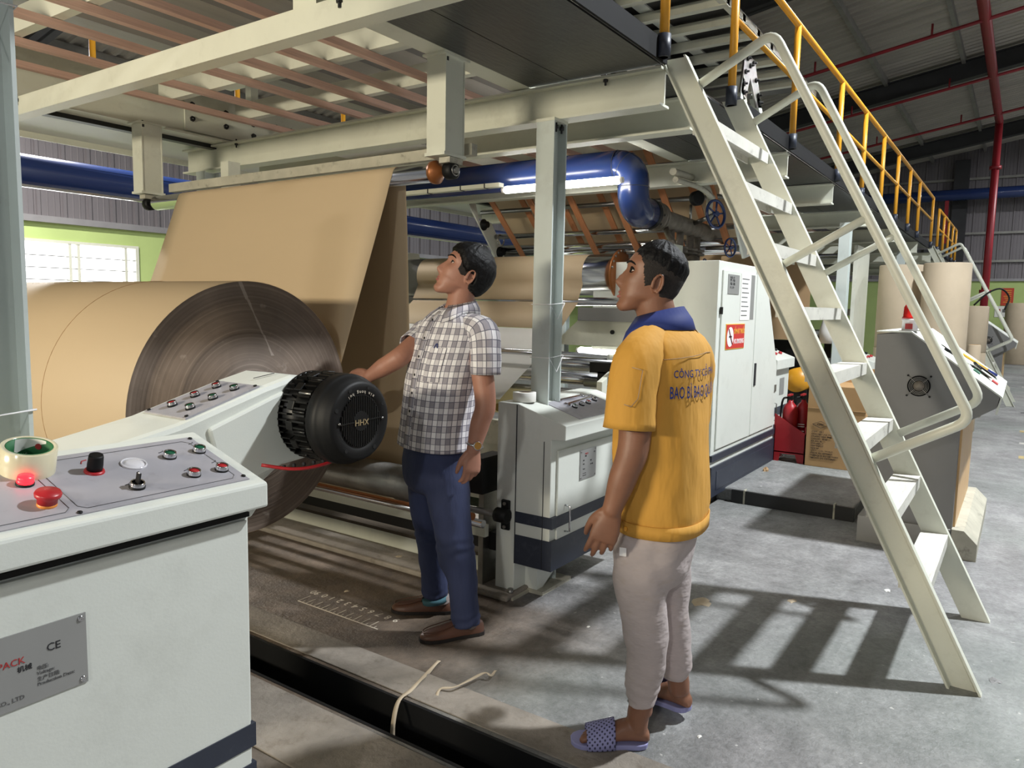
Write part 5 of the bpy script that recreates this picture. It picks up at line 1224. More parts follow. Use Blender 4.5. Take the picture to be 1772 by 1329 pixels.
def fuse(mb, voxel, name, m_, parent, smooth=4, wr=None, label=None):
    me = mb.mesh('tmp', [], Vector((0, 0, 0))); o = bpy.data.objects.new('tmp', me); COL.objects.link(o)
    r = o.modifiers.new('r', 'REMESH'); r.mode = 'VOXEL'; r.voxel_size = voxel; r.use_smooth_shade = True
    if smooth:
        s = o.modifiers.new('s', 'SMOOTH'); s.iterations = smooth; s.factor = .5
    out = bpy.data.meshes.new_from_object(o.evaluated_get(bpy.context.evaluated_depsgraph_get())); bpy.data.objects.remove(o)
    off = WO[parent.name]
    if wr:
        ns = [v.normal.copy() for v in out.vertices]
        for v, n in zip(out.vertices, ns): v.co += n*wr(v.co)
    for v in out.vertices: v.co -= off
    out.materials.clear(); out.materials.append(MT[m_]); out.name = name
    for p in out.polygons: p.use_smooth = True
    o = bpy.data.objects.new(name, out); COL.objects.link(o); o.parent = parent; WO[o.name] = off.copy()
    if label: o['label'] = label
    return o
def limb(mb, pts, rad, seg=20, n=6):
    path = crom(pts, n); m = len(pts)-1; rr = []
    for i in range(len(path)):
        t = min(i/n, m-1e-6); k = int(t); f = t-k; f = f*f*(3-2*f); rr.append(rad[k]+(rad[k+1]-rad[k])*f)
    mb.tube(path, rr, seg)
def hand(mb, wrist, d, w, curl=(22, 30, 25), spread=.0, sc=1.0, thumb_in=.25):
    wrist, d, w = Vector(wrist), Vector(d).normalized(), Vector(w); w = (w-d*w.dot(d)).normalized(); pn = d.cross(w)
    return _hand(mb, wrist, d, w, pn, curl, spread, sc, thumb_in)
def _hand(mb, wrist, d, w, pn, curl, spread, sc, thumb_in):
    rings = []
    for t, a, b in ((-.03, .027, .021), (0, .027, .019), (.025, .034, .018), (.055, .040, .016), (.08, .041, .0135), (.092, .038, .010)):
        rings.append([wrist+d*t*sc+w*(a*sc*math.cos(2*PI*i/18))+pn*(b*sc*math.sin(2*PI*i/18)) for i in range(18)])
    mb.loft(rings)
    for k, (o, L) in enumerate(((.029, .068), (.0095, .077), (-.010, .071), (-.0285, .056))):
        b = wrist+d*(.080-.004*abs(k-1))*sc+w*o*sc; ang = 0; P = [b-d*.012, b]; dd = (d+w*spread*(1.5-k)).normalized()
        for s_, c_ in zip((.45, .31, .26), curl):
            ang += math.radians(c_+3*k); P.append(P[-1]+(dd*math.cos(ang)+pn*math.sin(ang))*L*s_*sc)
        r0 = .0092*sc if k < 3 else .008*sc
        limb(mb, P, [r0, r0*1.02, r0*.95, r0*.88, r0*.72], 12, 4); mb.sphere(P[-1], r0*.72, 10, 6)
    b = wrist+d*.012*sc+w*.024*sc; dd = (d*.8+w*.5+pn*thumb_in).normalized(); P = [b, b+dd*.035*sc]
    dd = (d*.93+w*.2+pn*thumb_in).normalized(); P.append(P[-1]+dd*.032*sc); dd = (d*.95+w*.02+pn*(thumb_in+.1)).normalized(); P.append(P[-1]+dd*.027*sc)
    limb(mb, P, [.014*sc, .012*sc, .0105*sc, .008*sc], 12, 4); mb.sphere(P[-1], .008*sc, 10, 6)
def ering(c, ax, ay, a, b, seg=40, e=2.4, tilt=None):
    out = []
    for i in range(seg):
        t = 2*PI*i/seg; s, k = math.sin(t), math.cos(t); pw = 2/e
        out.append(c+ax*(a*math.copysign(abs(s)**pw, s))+ay*(b*math.copysign(abs(k)**pw, k)))
    return out
def smooth_rings(spec, n=5):          # spec rows of floats, Catmull-Rom on every column
    rows = [[*r] for r in spec]; rows = [rows[0]]+rows+[rows[-1]]; out = []
    for i in range(1, len(rows)-2):
        for k in range(n):
            t = k/n
            out.append([.5*(2*b+(c-a)*t+(2*a-5*b+4*c-d)*t*t+(3*b-a-3*c+d)*t**3) for a, b, c, d in zip(rows[i-1], rows[i], rows[i+1], rows[i+2])])
    return out+[rows[-2]]
def basis(fwd):
    f = Vector(fwd).normalized(); l = Vector((0, 0, 1)).cross(f).normalized(); return f, l
def head_matrix(origin, yaw_f, pitch, roll=0, sc=1.0):
    f, l = basis(yaw_f); u = Vector((0, 0, 1)); p = math.radians(pitch)
    f2 = f*math.cos(p)+u*math.sin(p); u2 = u*math.cos(p)-f*math.sin(p); r = math.radians(roll)
    l2 = l*math.cos(r)+u2*math.sin(r); u3 = u2*math.cos(r)-l*math.sin(r)
    return Matrix.Translation(origin) @ (Matrix((l2, f2, u3)).transposed()*sc).to_4x4()
def face_parts(M, person, brow_m='hair', lip_open=0):
    for sx in (1, -1):
        c = Vector((sx*.0315, .0628, .0185)); ey = MB().sphere(M@c, .0122, 16, 10).build('eye', 'eyewhite', person)
        MB().sphere(M@(c+Vector((.0004, .0070, .0012))), .0066, 12, 8).build('iris', 'iris', ey)
        for dz, rr, nm in ((.0046, .0024, 'eyelid'), (-.0052, .0018, 'eyelid')):
            MB().tube([M@(c+Vector((dx*sx, .0118-16*dx*dx*2.2, dz-dx*dx*22*(1 if dz > 0 else -1)))) for dx in (-.013, -.008, 0, .008, .013)], [.0008, rr, rr, rr, .0008], 6).build(nm, 'stubble' if dz > 0 else M_SKIN, person)
        bp_ = [(.011, .0385, .0935), (.022, .0425, .0905), (.034, .0435, .0845), (.046, .040, .0755), (.052, .036, .070)]
        MB().tube([M@Vector((sx*x, y+.0015, z)) for x, z, y in bp_], [.002, .0036, .0038, .003, .0012], 6).build('eyebrow', brow_m, person)
    for z, r in ((-.0595, .0042), (-.0725, .0052)):
        MB().tube([M@Vector((x, .0865-(abs(x)/.023)**2*.008-(.001 if z < -.07 else 0), z+(abs(x)*.12 if z < -.07 else -abs(x)*.12)-(lip_open if z < -.07 else 0))) for x in (-.023, -.014, -.005, .005, .014, .023)], [.001, r*.85, r, r, r*.85, .001], 8).build('lip', 'lip', person)
def shoe(heel, toe, person, name='shoe'):
    heel, toe = Vector(heel), Vector(toe); d = (toe-heel); L = d.length; d.normalize(); s = Vector((-d.y, d.x, 0)); u = Vector((0, 0, 1)); rings = []
    for t, w, h in ((0, .012, .045), (.02, .024, .058), (.10, .033, .073), (.25, .036, .078), (.38, .037, .076), (.50, .041, .068), (.62, .046, .058), (.75, .0475, .050), (.86, .043, .044), (.94, .032, .038), (.985, .018, .030), (1.0, .006, .024)):
        c = heel+d*(L*t); rings.append([c+s*w*math.cos(a)+u*(.012+max(0, math.sin(a))**.8*(h-.012)-(0 if math.sin(a) >= 0 else .002)) for a in [2*PI*i/28 for i in range(28)]])
    o = MB().loft(rings).build(name, 'leather', person)
    out = []
    for t, w in ((-.01, .012), (.015, .027), (.1, .036), (.3, .037), (.45, .040), (.62, .048), (.76, .050), (.88, .045), (.96, .032), (1.01, .012)): out.append((t, w))
    pts = [heel+d*(L*t)+s*w for t, w in out]+[heel+d*(L*t)-s*w for t, w in out[::-1]]
    n = len(pts); m_ = MB(); m_.add([p+u*.001 for p in pts]+[p+u*.016 for p in pts], [tuple(range(n))[::-1], tuple(range(n, 2*n))]+[(i, (i+1) % n, n+(i+1) % n, n+i) for i in range(n)])
    m_.build('sole', 'sole', o)
    seam = [heel+d*(L*t)+s*w*sg+u*h for t, w, h, sg in ((.52, .030, .064, -1), (.68, .034, .054, -1), (.82, .032, .047, -1), (.93, .018, .043, -1), (.955, 0, .041, 1), (.93, .018, .043, 1), (.82, .032, .047, 1), (.68, .034, .054, 1), (.52, .030, .064, 1))]
    MB().tube(crom(seam, 4), .0022, 6).build('toe_seam', 'leather', o)
    MB().tube(crom([heel+d*(L*.5)+s*.036+u*.062, heel+d*(L*.46)+u*.082, heel+d*(L*.5)-s*.036+u*.062], 5), .003, 6).build('collar_seam', 'sole', o)
    return o
def torso_surface(rows, ax, ay, e=2.4):
    def S(phi, z, off=0):               # phi measured from ay (forward) toward ax (left)
        for r0, r1 in zip(rows, rows[1:]):
            if (r0[2]-z)*(r1[2]-z) <= 0 and r0[2] != r1[2]:
                t = (z-r0[2])/(r1[2]-r0[2]); r = [a+(b-a)*t for a, b in zip(r0, r1)]; break
        else: r = rows[-1]
        s, k = math.sin(phi), math.cos(phi); pw = 2/e
        return Vector((r[0], r[1], z))+ax*((r[3]+off)*math.copysign(abs(s)**pw, s))+ay*((r[4]+off)*math.copysign(abs(k)**pw, k))
    return S
def shirt_mesh(rows, ax, ay, sleeves, name, m_, parent, wrinkle=.004, seed=0, seg=56):
    mb = MB(); rings = []; R0 = .165
    S = None
    for r in rows:
        rg = ering(Vector(r[:3]), ax, ay, r[3], r[4], seg); c = Vector(r[:3])
        for i, p in enumerate(rg):
            n = (p-c); n.z = 0; n.normalize()
            q = Vector((i*2*PI/seg*1.6, p.z*6, seed))
            rg[i] = p+n*wrinkle*min(1, (p.z-rows[-1][2])/.08+.15)*(noise.noise(q*1.6)+.7*noise.noise(Vector((i*.55, p.z*9+i*.12, seed+5))))
        rings.append(rg)
    zs = [r[2] for r in rows]
    mb.loft(rings, True, True, True, uv=lambda i, k: (i*2*PI/seg*R0, zs[k]))
    for pts, rad in sleeves:
        n = 5; path = crom(pts, n); m = len(pts)-1; rr = []; ln = [0]
        for i in range(len(path)):
            t = min(i/n, m-1e-6); k = int(t); f = t-k; rr.append(rad[k]+(rad[k+1]-rad[k])*f)
            if i: ln.append(ln[-1]+(path[i]-path[i-1]).length)
        R_ = []; u = None; sg = 32
        for i, p in enumerate(path):
            d = (path[min(i+1, len(path)-1)]-path[max(i-1, 0)]).normalized()
            u = (ax-d*ax.dot(d)).normalized() if u is None else (u-d*u.dot(d)).normalized(); v = d.cross(u)
            R_.append([p+(u*math.cos(2*PI*k/sg)+v*math.sin(2*PI*k/sg))*(rr[i]+wrinkle*.8*noise.noise(Vector((k*.5, ln[i]*18, seed+9)))) for k in range(sg)])
        last = R_[-1]; c = path[-1]; d = (path[-1]-path[-2]).normalized()
        R_.append([c+(q-c)*.90-d*.004 for q in last]); R_.append([c+(q-c)*.88-d*.05 for q in last]); ln += [ln[-1]+.005, ln[-1]+.05]
        mb.loft(R_, False, True, True, uv=lambda i, k: (i*2*PI/sg*.062+.3, -ln[k]))
    return mb.build(name, m_, parent)
def plaid():
    m, nt, b = new_mat('plaid_shirt'); L = nt.links.new
    uv = nnode(nt, 'ShaderNodeUVMap'); uv.uv_map = 'UVMap'; sep = nnode(nt, 'ShaderNodeSeparateXYZ'); L(uv.outputs[0], sep.inputs[0])
    def M1(op, a, v=None):
        n = nnode(nt, 'ShaderNodeMath', operation=op); L(a, n.inputs[0])
        if v is not None:
            if isinstance(v, (int, float)): n.inputs[1].default_value = v
            else: L(v, n.inputs[1])
        return n.outputs[0]
    P = .050; bands = []; lines = []
    for k in (0, 1):
        f = M1('FRACT', M1('MULTIPLY', sep.outputs[k], 1/P)); f = M1('ABSOLUTE', f)
        bands.append(M1('LESS_THAN', f, .5))
        a = M1('ABSOLUTE', M1('SUBTRACT', f, .5)); lines.append(M1('LESS_THAN', a, (.04 if k == 0 else .028))); lines.append(M1('GREATER_THAN', a, .468 if k == 0 else .48))
    s = M1('ADD', bands[0], bands[1]); s = M1('MULTIPLY', s, .5)
    c = ramp(nt, s, [(0, lin((238, 236, 238))), (.5, lin((206, 202, 206))), (1, lin((150, 146, 154)))]).outputs[0]
    ln = lines[0]
    for q in lines[1:]: ln = M1('MAXIMUM', ln, q)
    ln = M1('MULTIPLY', ln, .8); c = mixc(nt, ln, c, lin((70, 70, 92)))
    L(c, b.inputs['Base Color']); b.inputs['Roughness'].default_value = .85
    n = noise_node(nt, 14, 4, .5, nnode(nt, 'ShaderNodeNewGeometry').outputs['Position']); bp = nnode(nt, 'ShaderNodeBump'); bp.inputs['Strength'].default_value = .3; bp.inputs['Distance'].default_value = .015
    L(n.outputs[0], bp.inputs['Height']); L(bp.outputs[0], b.inputs['Normal'])
    return m
MT['plaid'] = plaid()
def cloth_wrinkle(amp, sx, sz, seed, zc=None):
    def f(co):
        a = amp*(noise.noise(Vector((co.x*sx, co.y*sx, co.z*sz+seed)))+.5*noise.noise(Vector((co.x*sx*2, co.y*sx*2, co.z*sz*2.4+seed))))
        if zc:
            for z0, sd, am in zc: a += am*math.exp(-((co.z-z0)/sd)**2)*math.sin(co.z*130+9*noise.noise(Vector((co.x*9, co.y*9, co.z*5))))
        return a
    return f

# ------------------------------------------------------------------ man in the plaid shirt
M_SKIN = 'skin'
S1_ = 3.18
def J1(px, py, ds=0): return ons(px, py, S1_+ds)
p1 = thing('person', 'man in checked shirt and navy trousers looking up and reaching behind the black brake', 'person', (2.45, 2.05, 0), 'two men by the machine')
f1, l1 = basis(-.574*NH-.819*RH)
M1_ = head_matrix(J1(801, 477, -.02), -.31*NH-.951*RH, 31)
sk = MB(); add_head(sk, M1_); ear(sk, M1_, 1); ear(sk, M1_, -1)
nk = M1_@Vector((0, -.030, -.05)); nb = J1(792, 545, .0)
limb(sk, [M1_@Vector((0, -.02, .0)), nk, (nk+nb)/2+Vector((0, 0, 0)), nb, J1(780, 600)], [.05, .055, .057, .062, .08], 28)
limb(sk, [J1(778, 590), J1(765, 680), J1(755, 780)], [.085, .10, .10], 24)
# left arm (near), right arm (far, reaching)
lsh, lel, lwr = J1(828, 578, -.15), J1(840, 700, -.185), J1(820, 775, -.20)
limb(sk, [lsh, (lsh+lel)/2, lel, (lel*.55+lwr*.45)+Vector((0, 0, .005)), lwr, lwr+(lwr-lel).normalized()*.03], [.040, .046, .043, .040, .029, .016], 22)
hand(sk, lwr+Vector((0, 0, -.008)), J1(814, 830, -.215)-lwr, f1, (14, 22, 26), .0, 1.03, .3)
rsh, rel, rwr = J1(740, 578, .13), J1(692, 618, .0), J1(640, 650, .03)
limb(sk, [rsh, (rsh+rel)/2, rel, (rel*.5+rwr*.5), rwr, rwr+(rwr-rel).normalized()*.03], [.040, .046, .043, .040, .028, .016], 22)
hand(sk, rwr, J1(606, 668, .06)-rwr, Vector((0, 0, 1)), (10, 16, 14), .05, 1.0, .2)
for a, b in ((J1(768, 800, -.07), J1(806, 1062, -.10)), (J1(738, 800, .07), J1(760, 1030, .14))): limb(sk, [a, (a+b)/2, b], [.07, .05, .036], 18)
fuse(sk, .0042, 'body', 'skin', p1, 3)
face_parts(M1_, p1)
def hair1(th, z):
    a = abs((th+PI) % (2*PI)-PI); d = math.degrees(a)        # 0 front .. 180 back
    line = interp([(0, .068), (25, .066), (45, .058), (60, .040), (72, .020), (84, .012), (100, .012), (112, -.03), (130, -.05), (180, -.055)], d)
    t = interp([(0, .020), (40, .022), (90, .022), (140, .026), (180, .026)], d)*min(1, .55+max(0, z-line)/.05)
    k = (z-line+.006*noise.noise(Vector((th*14, 0, 1))))/.010
    return -.008+(t+.008)*max(0, min(1, k+.5))
hair_shell(M1_, hair1, 'hair', 'hair', p1, seed=2)
def side1(th, z):
    a = abs((th+PI) % (2*PI)-PI); d = math.degrees(a)
    ok = (62 < d < 150) and z > interp([(62, .0), (76, -.012), (96, -.006), (112, -.045), (150, -.06)], d) and z < .06
    return .0012 if ok else -.006
hair_shell(M1_, side1, 'sideburn_hair', 'stubble', p1, seed=5, rough=.0008)
# shirt
rows = []
for py, cx, a, b in ((533, 794, .066, .070), (541, 789, .098, .082), (550, 786, .150, .094), (563, 782, .186, .104), (590, 776, .200, .116), (640, 765, .197, .124), (700, 757, .195, .126), (745, 752, .199, .128), (771, 750, .204, .130)):
    q = J1(cx, py); rows.append([q.x, q.y, q.z, a, b])
rows1 = smooth_rings(rows, 5)
slv = [([J1(812, 566, -.10), J1(836, 577, -.155), J1(840, 612, -.175), J1(840, 648, -.18)], [.058, .066, .062, .061]),
       ([J1(758, 566, .08), J1(735, 578, .13), J1(722, 590, .10), J1(710, 599, .06)], [.055, .062, .058, .056])]
sh1 = shirt_mesh(rows1, l1, f1, slv, 'shirt', 'plaid', p1, .0045, 3); sh1['label'] = 'white and grey checked short sleeved shirt'
ST = torso_surface(rows1, l1, f1)
# collar, placket, buttons, pocket
def collar(S, rows, ax, ay, a0, r0, back, side, front, lift, m_, person, n=31):
    cr = MB(); R0, R1, R2 = [], [], []; c = Vector(rows[0][:3])
    for i in range(n):
        t = a0+(2*PI-2*a0)*i/(n-1); k, sn = math.cos(t), math.sin(t); e = ax*sn+ay*k
        drop = (front if k > 0 else back)*k*k+side*sn*sn
        tz = lift*(.62-.38*k)
        R0.append(c+e*(r0-.004)+Vector((0, 0, tz-.012))); R1.append(c+e*(r0+.004)+Vector((0, 0, tz))); R2.append(S(t, rows[0][2]-drop, .008))
    R15 = [(a*.45+b*.55)+(b-a).cross(Vector((0, 0, 1))).normalized()*0 for a, b in zip(R1, R2)]
    R15 = [q+(q-Vector((c.x, c.y, q.z))).normalized()*.007 for q in R15]
    u = lambda a: [((i*.0155, a), (i*.0155+.0155, a), (i*.0155+.0155, a-.02), (i*.0155, a-.02)) for i in range(n-1)]
    cr.add(R0+R1+R15+R2, [(k*n+i, k*n+i+1, (k+1)*n+i+1, (k+1)*n+i) for k in range(3) for i in range(n-1)], True, u(0)+u(-.02)+u(-.04))
    co = cr.build('collar', m_, person); sm = co.modifiers.new('t', 'SOLIDIFY'); sm.thickness = .0025; return co
collar(ST, rows1, l1, f1, .36, .066, .030, .020, .066, .040, 'plaid', p1)
ztop, zbot = rows1[4][2], rows1[-1][2]
pk = MB(); v = []
for k in range(25):
    z = ztop+(zbot-ztop)*k/24; v += [ST(-.075, z, .0035), ST(.075, z, .0035)]
pk.add(v, [(2*i, 2*i+1, 2*i+3, 2*i+2) for i in range(24)], True, [((.0, -.015*i), (.03, -.015*i), (.03, -.015*i-.015), (.0, -.015*i-.015)) for i in range(24)]); pko = pk.build('placket', 'plaid', p1); sm = pko.modifiers.new('t', 'SOLIDIFY'); sm.thickness = .002
for k in range(6):
    z = ztop-.035-k*.077; q = ST(0.0, z, .006); MB().lathe(q-f1*.002, f1, [(0, .0055), (.002, .0055), (.003, .004), (.0025, .001)], 12).build('button', 'ink', p1)
v = []
z0, z1 = J1(780, 598).z, J1(780, 655).z
for k in range(7):
    for j in range(7): v.append(ST(.28+.5*j/6, z0+(z1-z0)*k/6, .004))
m_ = MB(); m_.add(v, [(7*k+j, 7*k+j+1, 7*k+j+8, 7*k+j+7) for k in range(6) for j in range(6)], True, [((j*.016, -k*.024), (j*.016+.016, -k*.024), (j*.016+.016, -k*.024-.024), (j*.016, -k*.024-.024)) for k in range(6) for j in range(6)]); m_.build('pocket', 'plaid', p1)
q0 = [ST(.40+.10*t, z0-.003+.018*math.sin(t*PI), .0065) for t in (0, .2, .4, .6, .8, 1)]
MB().tube(q0, .0022, 6).build('pocket_emblem', 'collarnavy', p1)
# trousers
tr = MB()
prow = smooth_rings([[*J1(752, 748), .165, .105], [*J1(752, 775), .172, .112], [*J1(752, 805), .180, .122], [*J1(752, 835), .165, .115], [*J1(752, 850), .11, .08]], 4)
tr.loft([ering(Vector(r[:3]), l1, f1, r[3], r[4], 36) for r in prow])
limb(tr, [J1(764, 795, -.065), J1(775, 850, -.085), J1(783, 915, -.10), J1(790, 960, -.105), J1(800, 1002, -.105), J1(803, 1040, -.105), J1(807, 1079, -.10)], [.098, .094, .083, .078, .066, .061, .064], 28)
limb(tr, [J1(740, 795, .06), J1(741, 850, .08), J1(745, 915, .10), J1(749, 960, .12), J1(752, 1000, .13), J1(753, 1032, .135)], [.096, .09, .074, .066, .060, .058], 28)
fuse(tr, .008, 'trousers', 'jeans', p1, 5, cloth_wrinkle(.006, 9, 7, 1.3, [(J1(800, 1055).z, .05, .003), (J1(775, 930).z, .04, .003)]), 'navy straight trousers')
MB().tube([J1(752, 1032, .135), J1(753.4, 1040.5, .135)], [.0595, .0595], 28).build('turned_cuff', 'teal', p1)
shoe((2.515, 1.848, .0), (2.283, 2.008, .0), p1); shoe((2.600, 2.090, .0), (2.446, 2.324, .0), p1)
for a, b in ((J1(806, 1062, -.10), (2.47, 1.878, .05)), (J1(762, 1030, .14), (2.565, 2.13, .05))): limb_ = MB(); limb(limb_, [a, (Vector(a)+Vector(b))/2, Vector(b)], [.04, .041, .04], 18); limb_.build('sock', mat('grey_sock', (150, 140, 138), .9), p1)
# wrist watch
wd = (lwr-lel).normalized(); wc_ = lwr-wd*.012; WV = MB(); uu = -NH-(-NH).dot(wd)*wd; uu.normalize()
WV.torus(wc_, wd, .0325, .0055, 32, 8); wo = WV.build('wrist_watch', 'chrome', p1)
fd = (uu*.9+RH*.35).normalized()
MB().lathe(wc_+fd*.030, fd, [(0, .018), (.008, .0185), (.010, .0165), (.0095, .014)], 24).build('watch_case', 'chrome', wo); MB().lathe(wc_+fd*.038, fd, [(0, .0145), (.0012, .0145)], 24).build('watch_dial', 'whiteink', wo)

# ------------------------------------------------------------------ man in the yellow work shirt
M_SKIN = 'skin2'
S2_ = 2.34
def J2(px, py, ds=0): return ons(px, py, S2_+ds)
p2 = thing('person', 'man in yellow work shirt, pale sweatpants and lavender slippers with his back half turned', 'person', (2.15, 1.0, 0), 'two men by the machine')
f2, l2 = basis(-.9*RH+.43*NH)
M2_ = head_matrix(J2(1126, 490, 0), -RH*.995+NH*.06, 18, 0, .945)
sk = MB(); add_head(sk, M2_); ear(sk, M2_, 1); ear(sk, M2_, -1)
nk = M2_@Vector((0, -.028, -.05)); nb = J2(1140, 562)
limb(sk, [M2_@Vector((0, -.02, .0)), nk, (nk+nb)/2, nb, J2(1148, 620)], [.052, .060, .060, .068, .10], 28)
limb(sk, [J2(1148, 610), J2(1146, 740), J2(1140, 890)], [.10, .11, .11], 24)
lsh, lel, lwr = J2(1108, 622, -.155), J2(1096, 775, -.20), J2(1060, 880, -.20)
limb(sk, [lsh, (lsh+lel)/2, lel, (lel*.55+lwr*.45), lwr, lwr+(lwr-lel).normalized()*.03], [.050, .052, .0465, .042, .030, .017], 22)
hand(sk, lwr+Vector((0, 0, -.006)), J2(1036, 950, -.205)-lwr, -RH+.12*NH, (8, 16, 22), .06, 1.05, .4)
rsh, rel, rwr = J2(1195, 622, .16), J2(1188, 760, .22), J2(1140, 850, .24)
limb(sk, [rsh, (rsh+rel)/2, rel, rwr], [.055, .052, .045, .031], 20); hand(sk, rwr, J2(1110, 900, .24)-rwr, -RH, (20, 25, 25))
def foot(mb, heel, toe, zb, ankle):
    heel, toe = Vector(heel), Vector(toe); d = toe-heel; L = d.length; d.normalize(); s = Vector((0, 0, 1)).cross(d).normalized(); u = d.cross(s)*-1 if d.cross(s).z < 0 else d.cross(s); rings = []
    for t, w, h in ((.0, .014, .03), (.03, .024, .042), (.12, .030, .058), (.25, .032, .074), (.38, .035, .070), (.52, .041, .054), (.66, .045, .040), (.76, .044, .030), (.80, .040, .022)):
        c = heel+d*L*t+u*zb; rings.append([c+s*w*math.cos(a)+u*(h*.5+h*.5*math.sin(a)) for a in [2*PI*i/22 for i in range(22)]])
    mb.loft(rings)
    for k, (o, r, q) in enumerate(((.028, .0125, 1.0), (.009, .009, .99), (-.007, .0085, .965), (-.022, .008, .93), (-.034, .0075, .885))):
        a = heel+d*L*.76+s*o*.9+u*(zb+.014); b = heel+d*(L*q-.012)+s*o+u*(zb+.011); limb(mb, [a, (a+b)/2+u*.004, b], [r, r, r*.95], 10, 3); mb.sphere(b, r*.95, 10, 6)
    limb(mb, [ankle, ankle*.5+(heel+d*L*.2+u*(zb+.06))*.5, heel+d*L*.18+u*(zb+.04)], [.038, .036, .034], 18)
sl_heel, sl_toe = Vector((2.158, .912, 0)), Vector((2.022, 1.124, 0))
sd_ = (sl_toe-sl_heel).normalized()
foot(sk, sl_heel-sd_*.004+Vector((0, 0, .018)), sl_toe-sd_*.026+Vector((0, 0, .018)), 0, J2(1110, 1215, -.045))
q = onz(1128, 1212, 0); sl2_heel = Vector((2.372, .856, .034)); dd = Vector((q.x-2.372, q.y-.856, 0)).normalized(); sl2_toe = Vector((2.372, .856, .0))+dd*.25
d3 = (sl2_toe-sl2_heel).normalized()
foot(sk, sl2_heel-d3*.004+Vector((0, 0, .018)), sl2_toe-d3*.026+Vector((0, 0, .018)), 0, J2(1174, 1180, .095))
for a, b in ((J2(1108, 920, -.07), J2(1110, 1218, -.045)), (J2(1150, 920, .07), J2(1174, 1182, .095))): limb(sk, [a, (a+b)/2, b, b+(b-a).normalized()*.04], [.06, .042, .037, .025], 18)
fuse(sk, .0042, 'body', 'skin2', p2, 3)
face_parts(M2_, p2, 'hair', .003)
def hair2(th, z):
    a = abs((th+PI) % (2*PI)-PI); d = math.degrees(a)
    line = interp([(0, .080), (25, .078), (45, .068), (60, .058), (90, .050), (130, .035), (180, .025)], d)
    k = (z-line+.006*noise.noise(Vector((th*12, 0, 4))))/.06
    return -.004+(.0135+.004)*max(0, min(1, k+.25))
hair_shell(M2_, hair2, 'hair', 'hair', p2, seed=8, rough=.003)
def side2(th, z):
    a = abs((th+PI) % (2*PI)-PI); d = math.degrees(a)
    line = interp([(48, .06), (60, .045), (68, .01), (78, -.02), (88, -.012), (102, .0), (112, -.05), (130, -.068), (180, -.07)], d)
    return .0022*min(1, max(0, (z-line)/.02))+.0006 if (d > 48 and z > line and z < .09) else -.006
hair_shell(M2_, side2, 'short_sides', 'stubble', p2, seed=9, rough=.0008)
rows = []
for py, cx, a, b in ((557, 1141, .070, .072), (566, 1144, .105, .088), (578, 1149, .155, .102), (596, 1152, .192, .116), (630, 1150, .208, .130), (700, 1146, .206, .137), (790, 1145, .203, .140), (860, 1147, .200, .138), (884, 1148, .197, .134), (906, 1148, .194, .131)):
    q = J2(cx, py); rows.append([q.x, q.y, q.z, a, b])
rows2 = smooth_rings(rows, 5)
slv = [([J2(1130, 596, -.09), J2(1106, 622, -.16), J2(1094, 680, -.195), J2(1089, 742, -.205)], [.064, .074, .073, .074]),
       ([J2(1180, 596, .09), J2(1198, 624, .16), J2(1196, 690, .20), J2(1190, 740, .21)], [.064, .072, .07, .07])]
sh2 = shirt_mesh(rows2, l2, f2, slv, 'work_shirt', 'shirtyellow', p2, .006, 11); sh2['label'] = 'yellow short sleeved work shirt with navy collar and back lettering'
ST2 = torso_surface(rows2, l2, f2)
# waistband, yoke seam, sleeve pocket
zb_ = rows2[-1][2]
v = []; n = 56
for k in range(n+1):
    ph = 2*PI*k/n; v += [ST2(ph, zb_+.042, .005), ST2(ph, zb_+.001, .006)]
m_ = MB(); m_.add(v, [(2*i, 2*i+1, 2*i+3, 2*i+2) for i in range(n)], True); wbo = m_.build('waistband', 'shirtyellow', p2); sm = wbo.modifiers.new('t', 'SOLIDIFY'); sm.thickness = .004
for ph in (1.12, .88): MB().lathe(ST2(ph, zb_+.022, .007), l2*math.sin(ph)+f2*math.cos(ph), [(0, .008), (.003, .008), (.004, .005), (.003, .001)], 14).build('snap_button', 'yellow', wbo)
zy = J2(1190, 607).z
MB().tube([ST2(PI+t*.1, zy-.010*abs(t)/8, .006) for t in range(-13, 12)], .0012, 5).build('yoke_seam', 'kraftdark', p2)
def text_on(S, body, size, phi0, z0, m_, parent, sx, R, off):
    o_ = text('back_lettering', body, size, (0, 0, 0), (1, 0, 0), (0, 1, 0), m_, None, 'CENTER', .0, sx, size*.012)
    w0 = WO[parent.name]
    bm = bmesh.new(); bm.from_mesh(o_.data); bmesh.ops.subdivide_edges(bm, edges=[e for e in bm.edges if e.calc_length() > .006], cuts=2); bm.to_mesh(o_.data); bm.free()
    for vt in o_.data.vertices: vt.co = S(phi0+vt.co.x/R, z0+vt.co.y, off)-w0
    o_.parent = parent; WO[o_.name] = w0.copy(); return o_
text_on(ST2, 'CÔNG TY CỔ PHẦN', .031, PI-.34, J2(1190, 644).z, 'collarnavy', p2, .86, .170, .0085)
text_on(ST2, 'BAO BÌ BAO QUẢNG', .050, PI-.36, J2(1190, 677).z, 'collarnavy', p2, .56, .170, .0085)
# sleeve pocket patch
P0, P1_ = J2(1084, 640, -.25), J2(1080, 700, -.27)
m_ = MB(); m_.tube([J2(1094, 636, -.268), J2(1112, 641, -.258), J2(1104, 690, -.278), J2(1092, 704, -.283), J2(1080, 700, -.281)], .0016, 5); m_.build('pocket_stitching', 'kraftdark', p2)
m_ = MB(); m_.box(J2(1058, 690, -.03)+Vector((-.012, -.012, -.045)), J2(1058, 690, -.03)+Vector((.012, .012, .045))); m_.build('chest_device', 'rubber', p2, .004)
# navy collar
collar(ST2, rows2, l2, f2, .30, .070, .022, .020, .085, .050, 'collarnavy', p2)
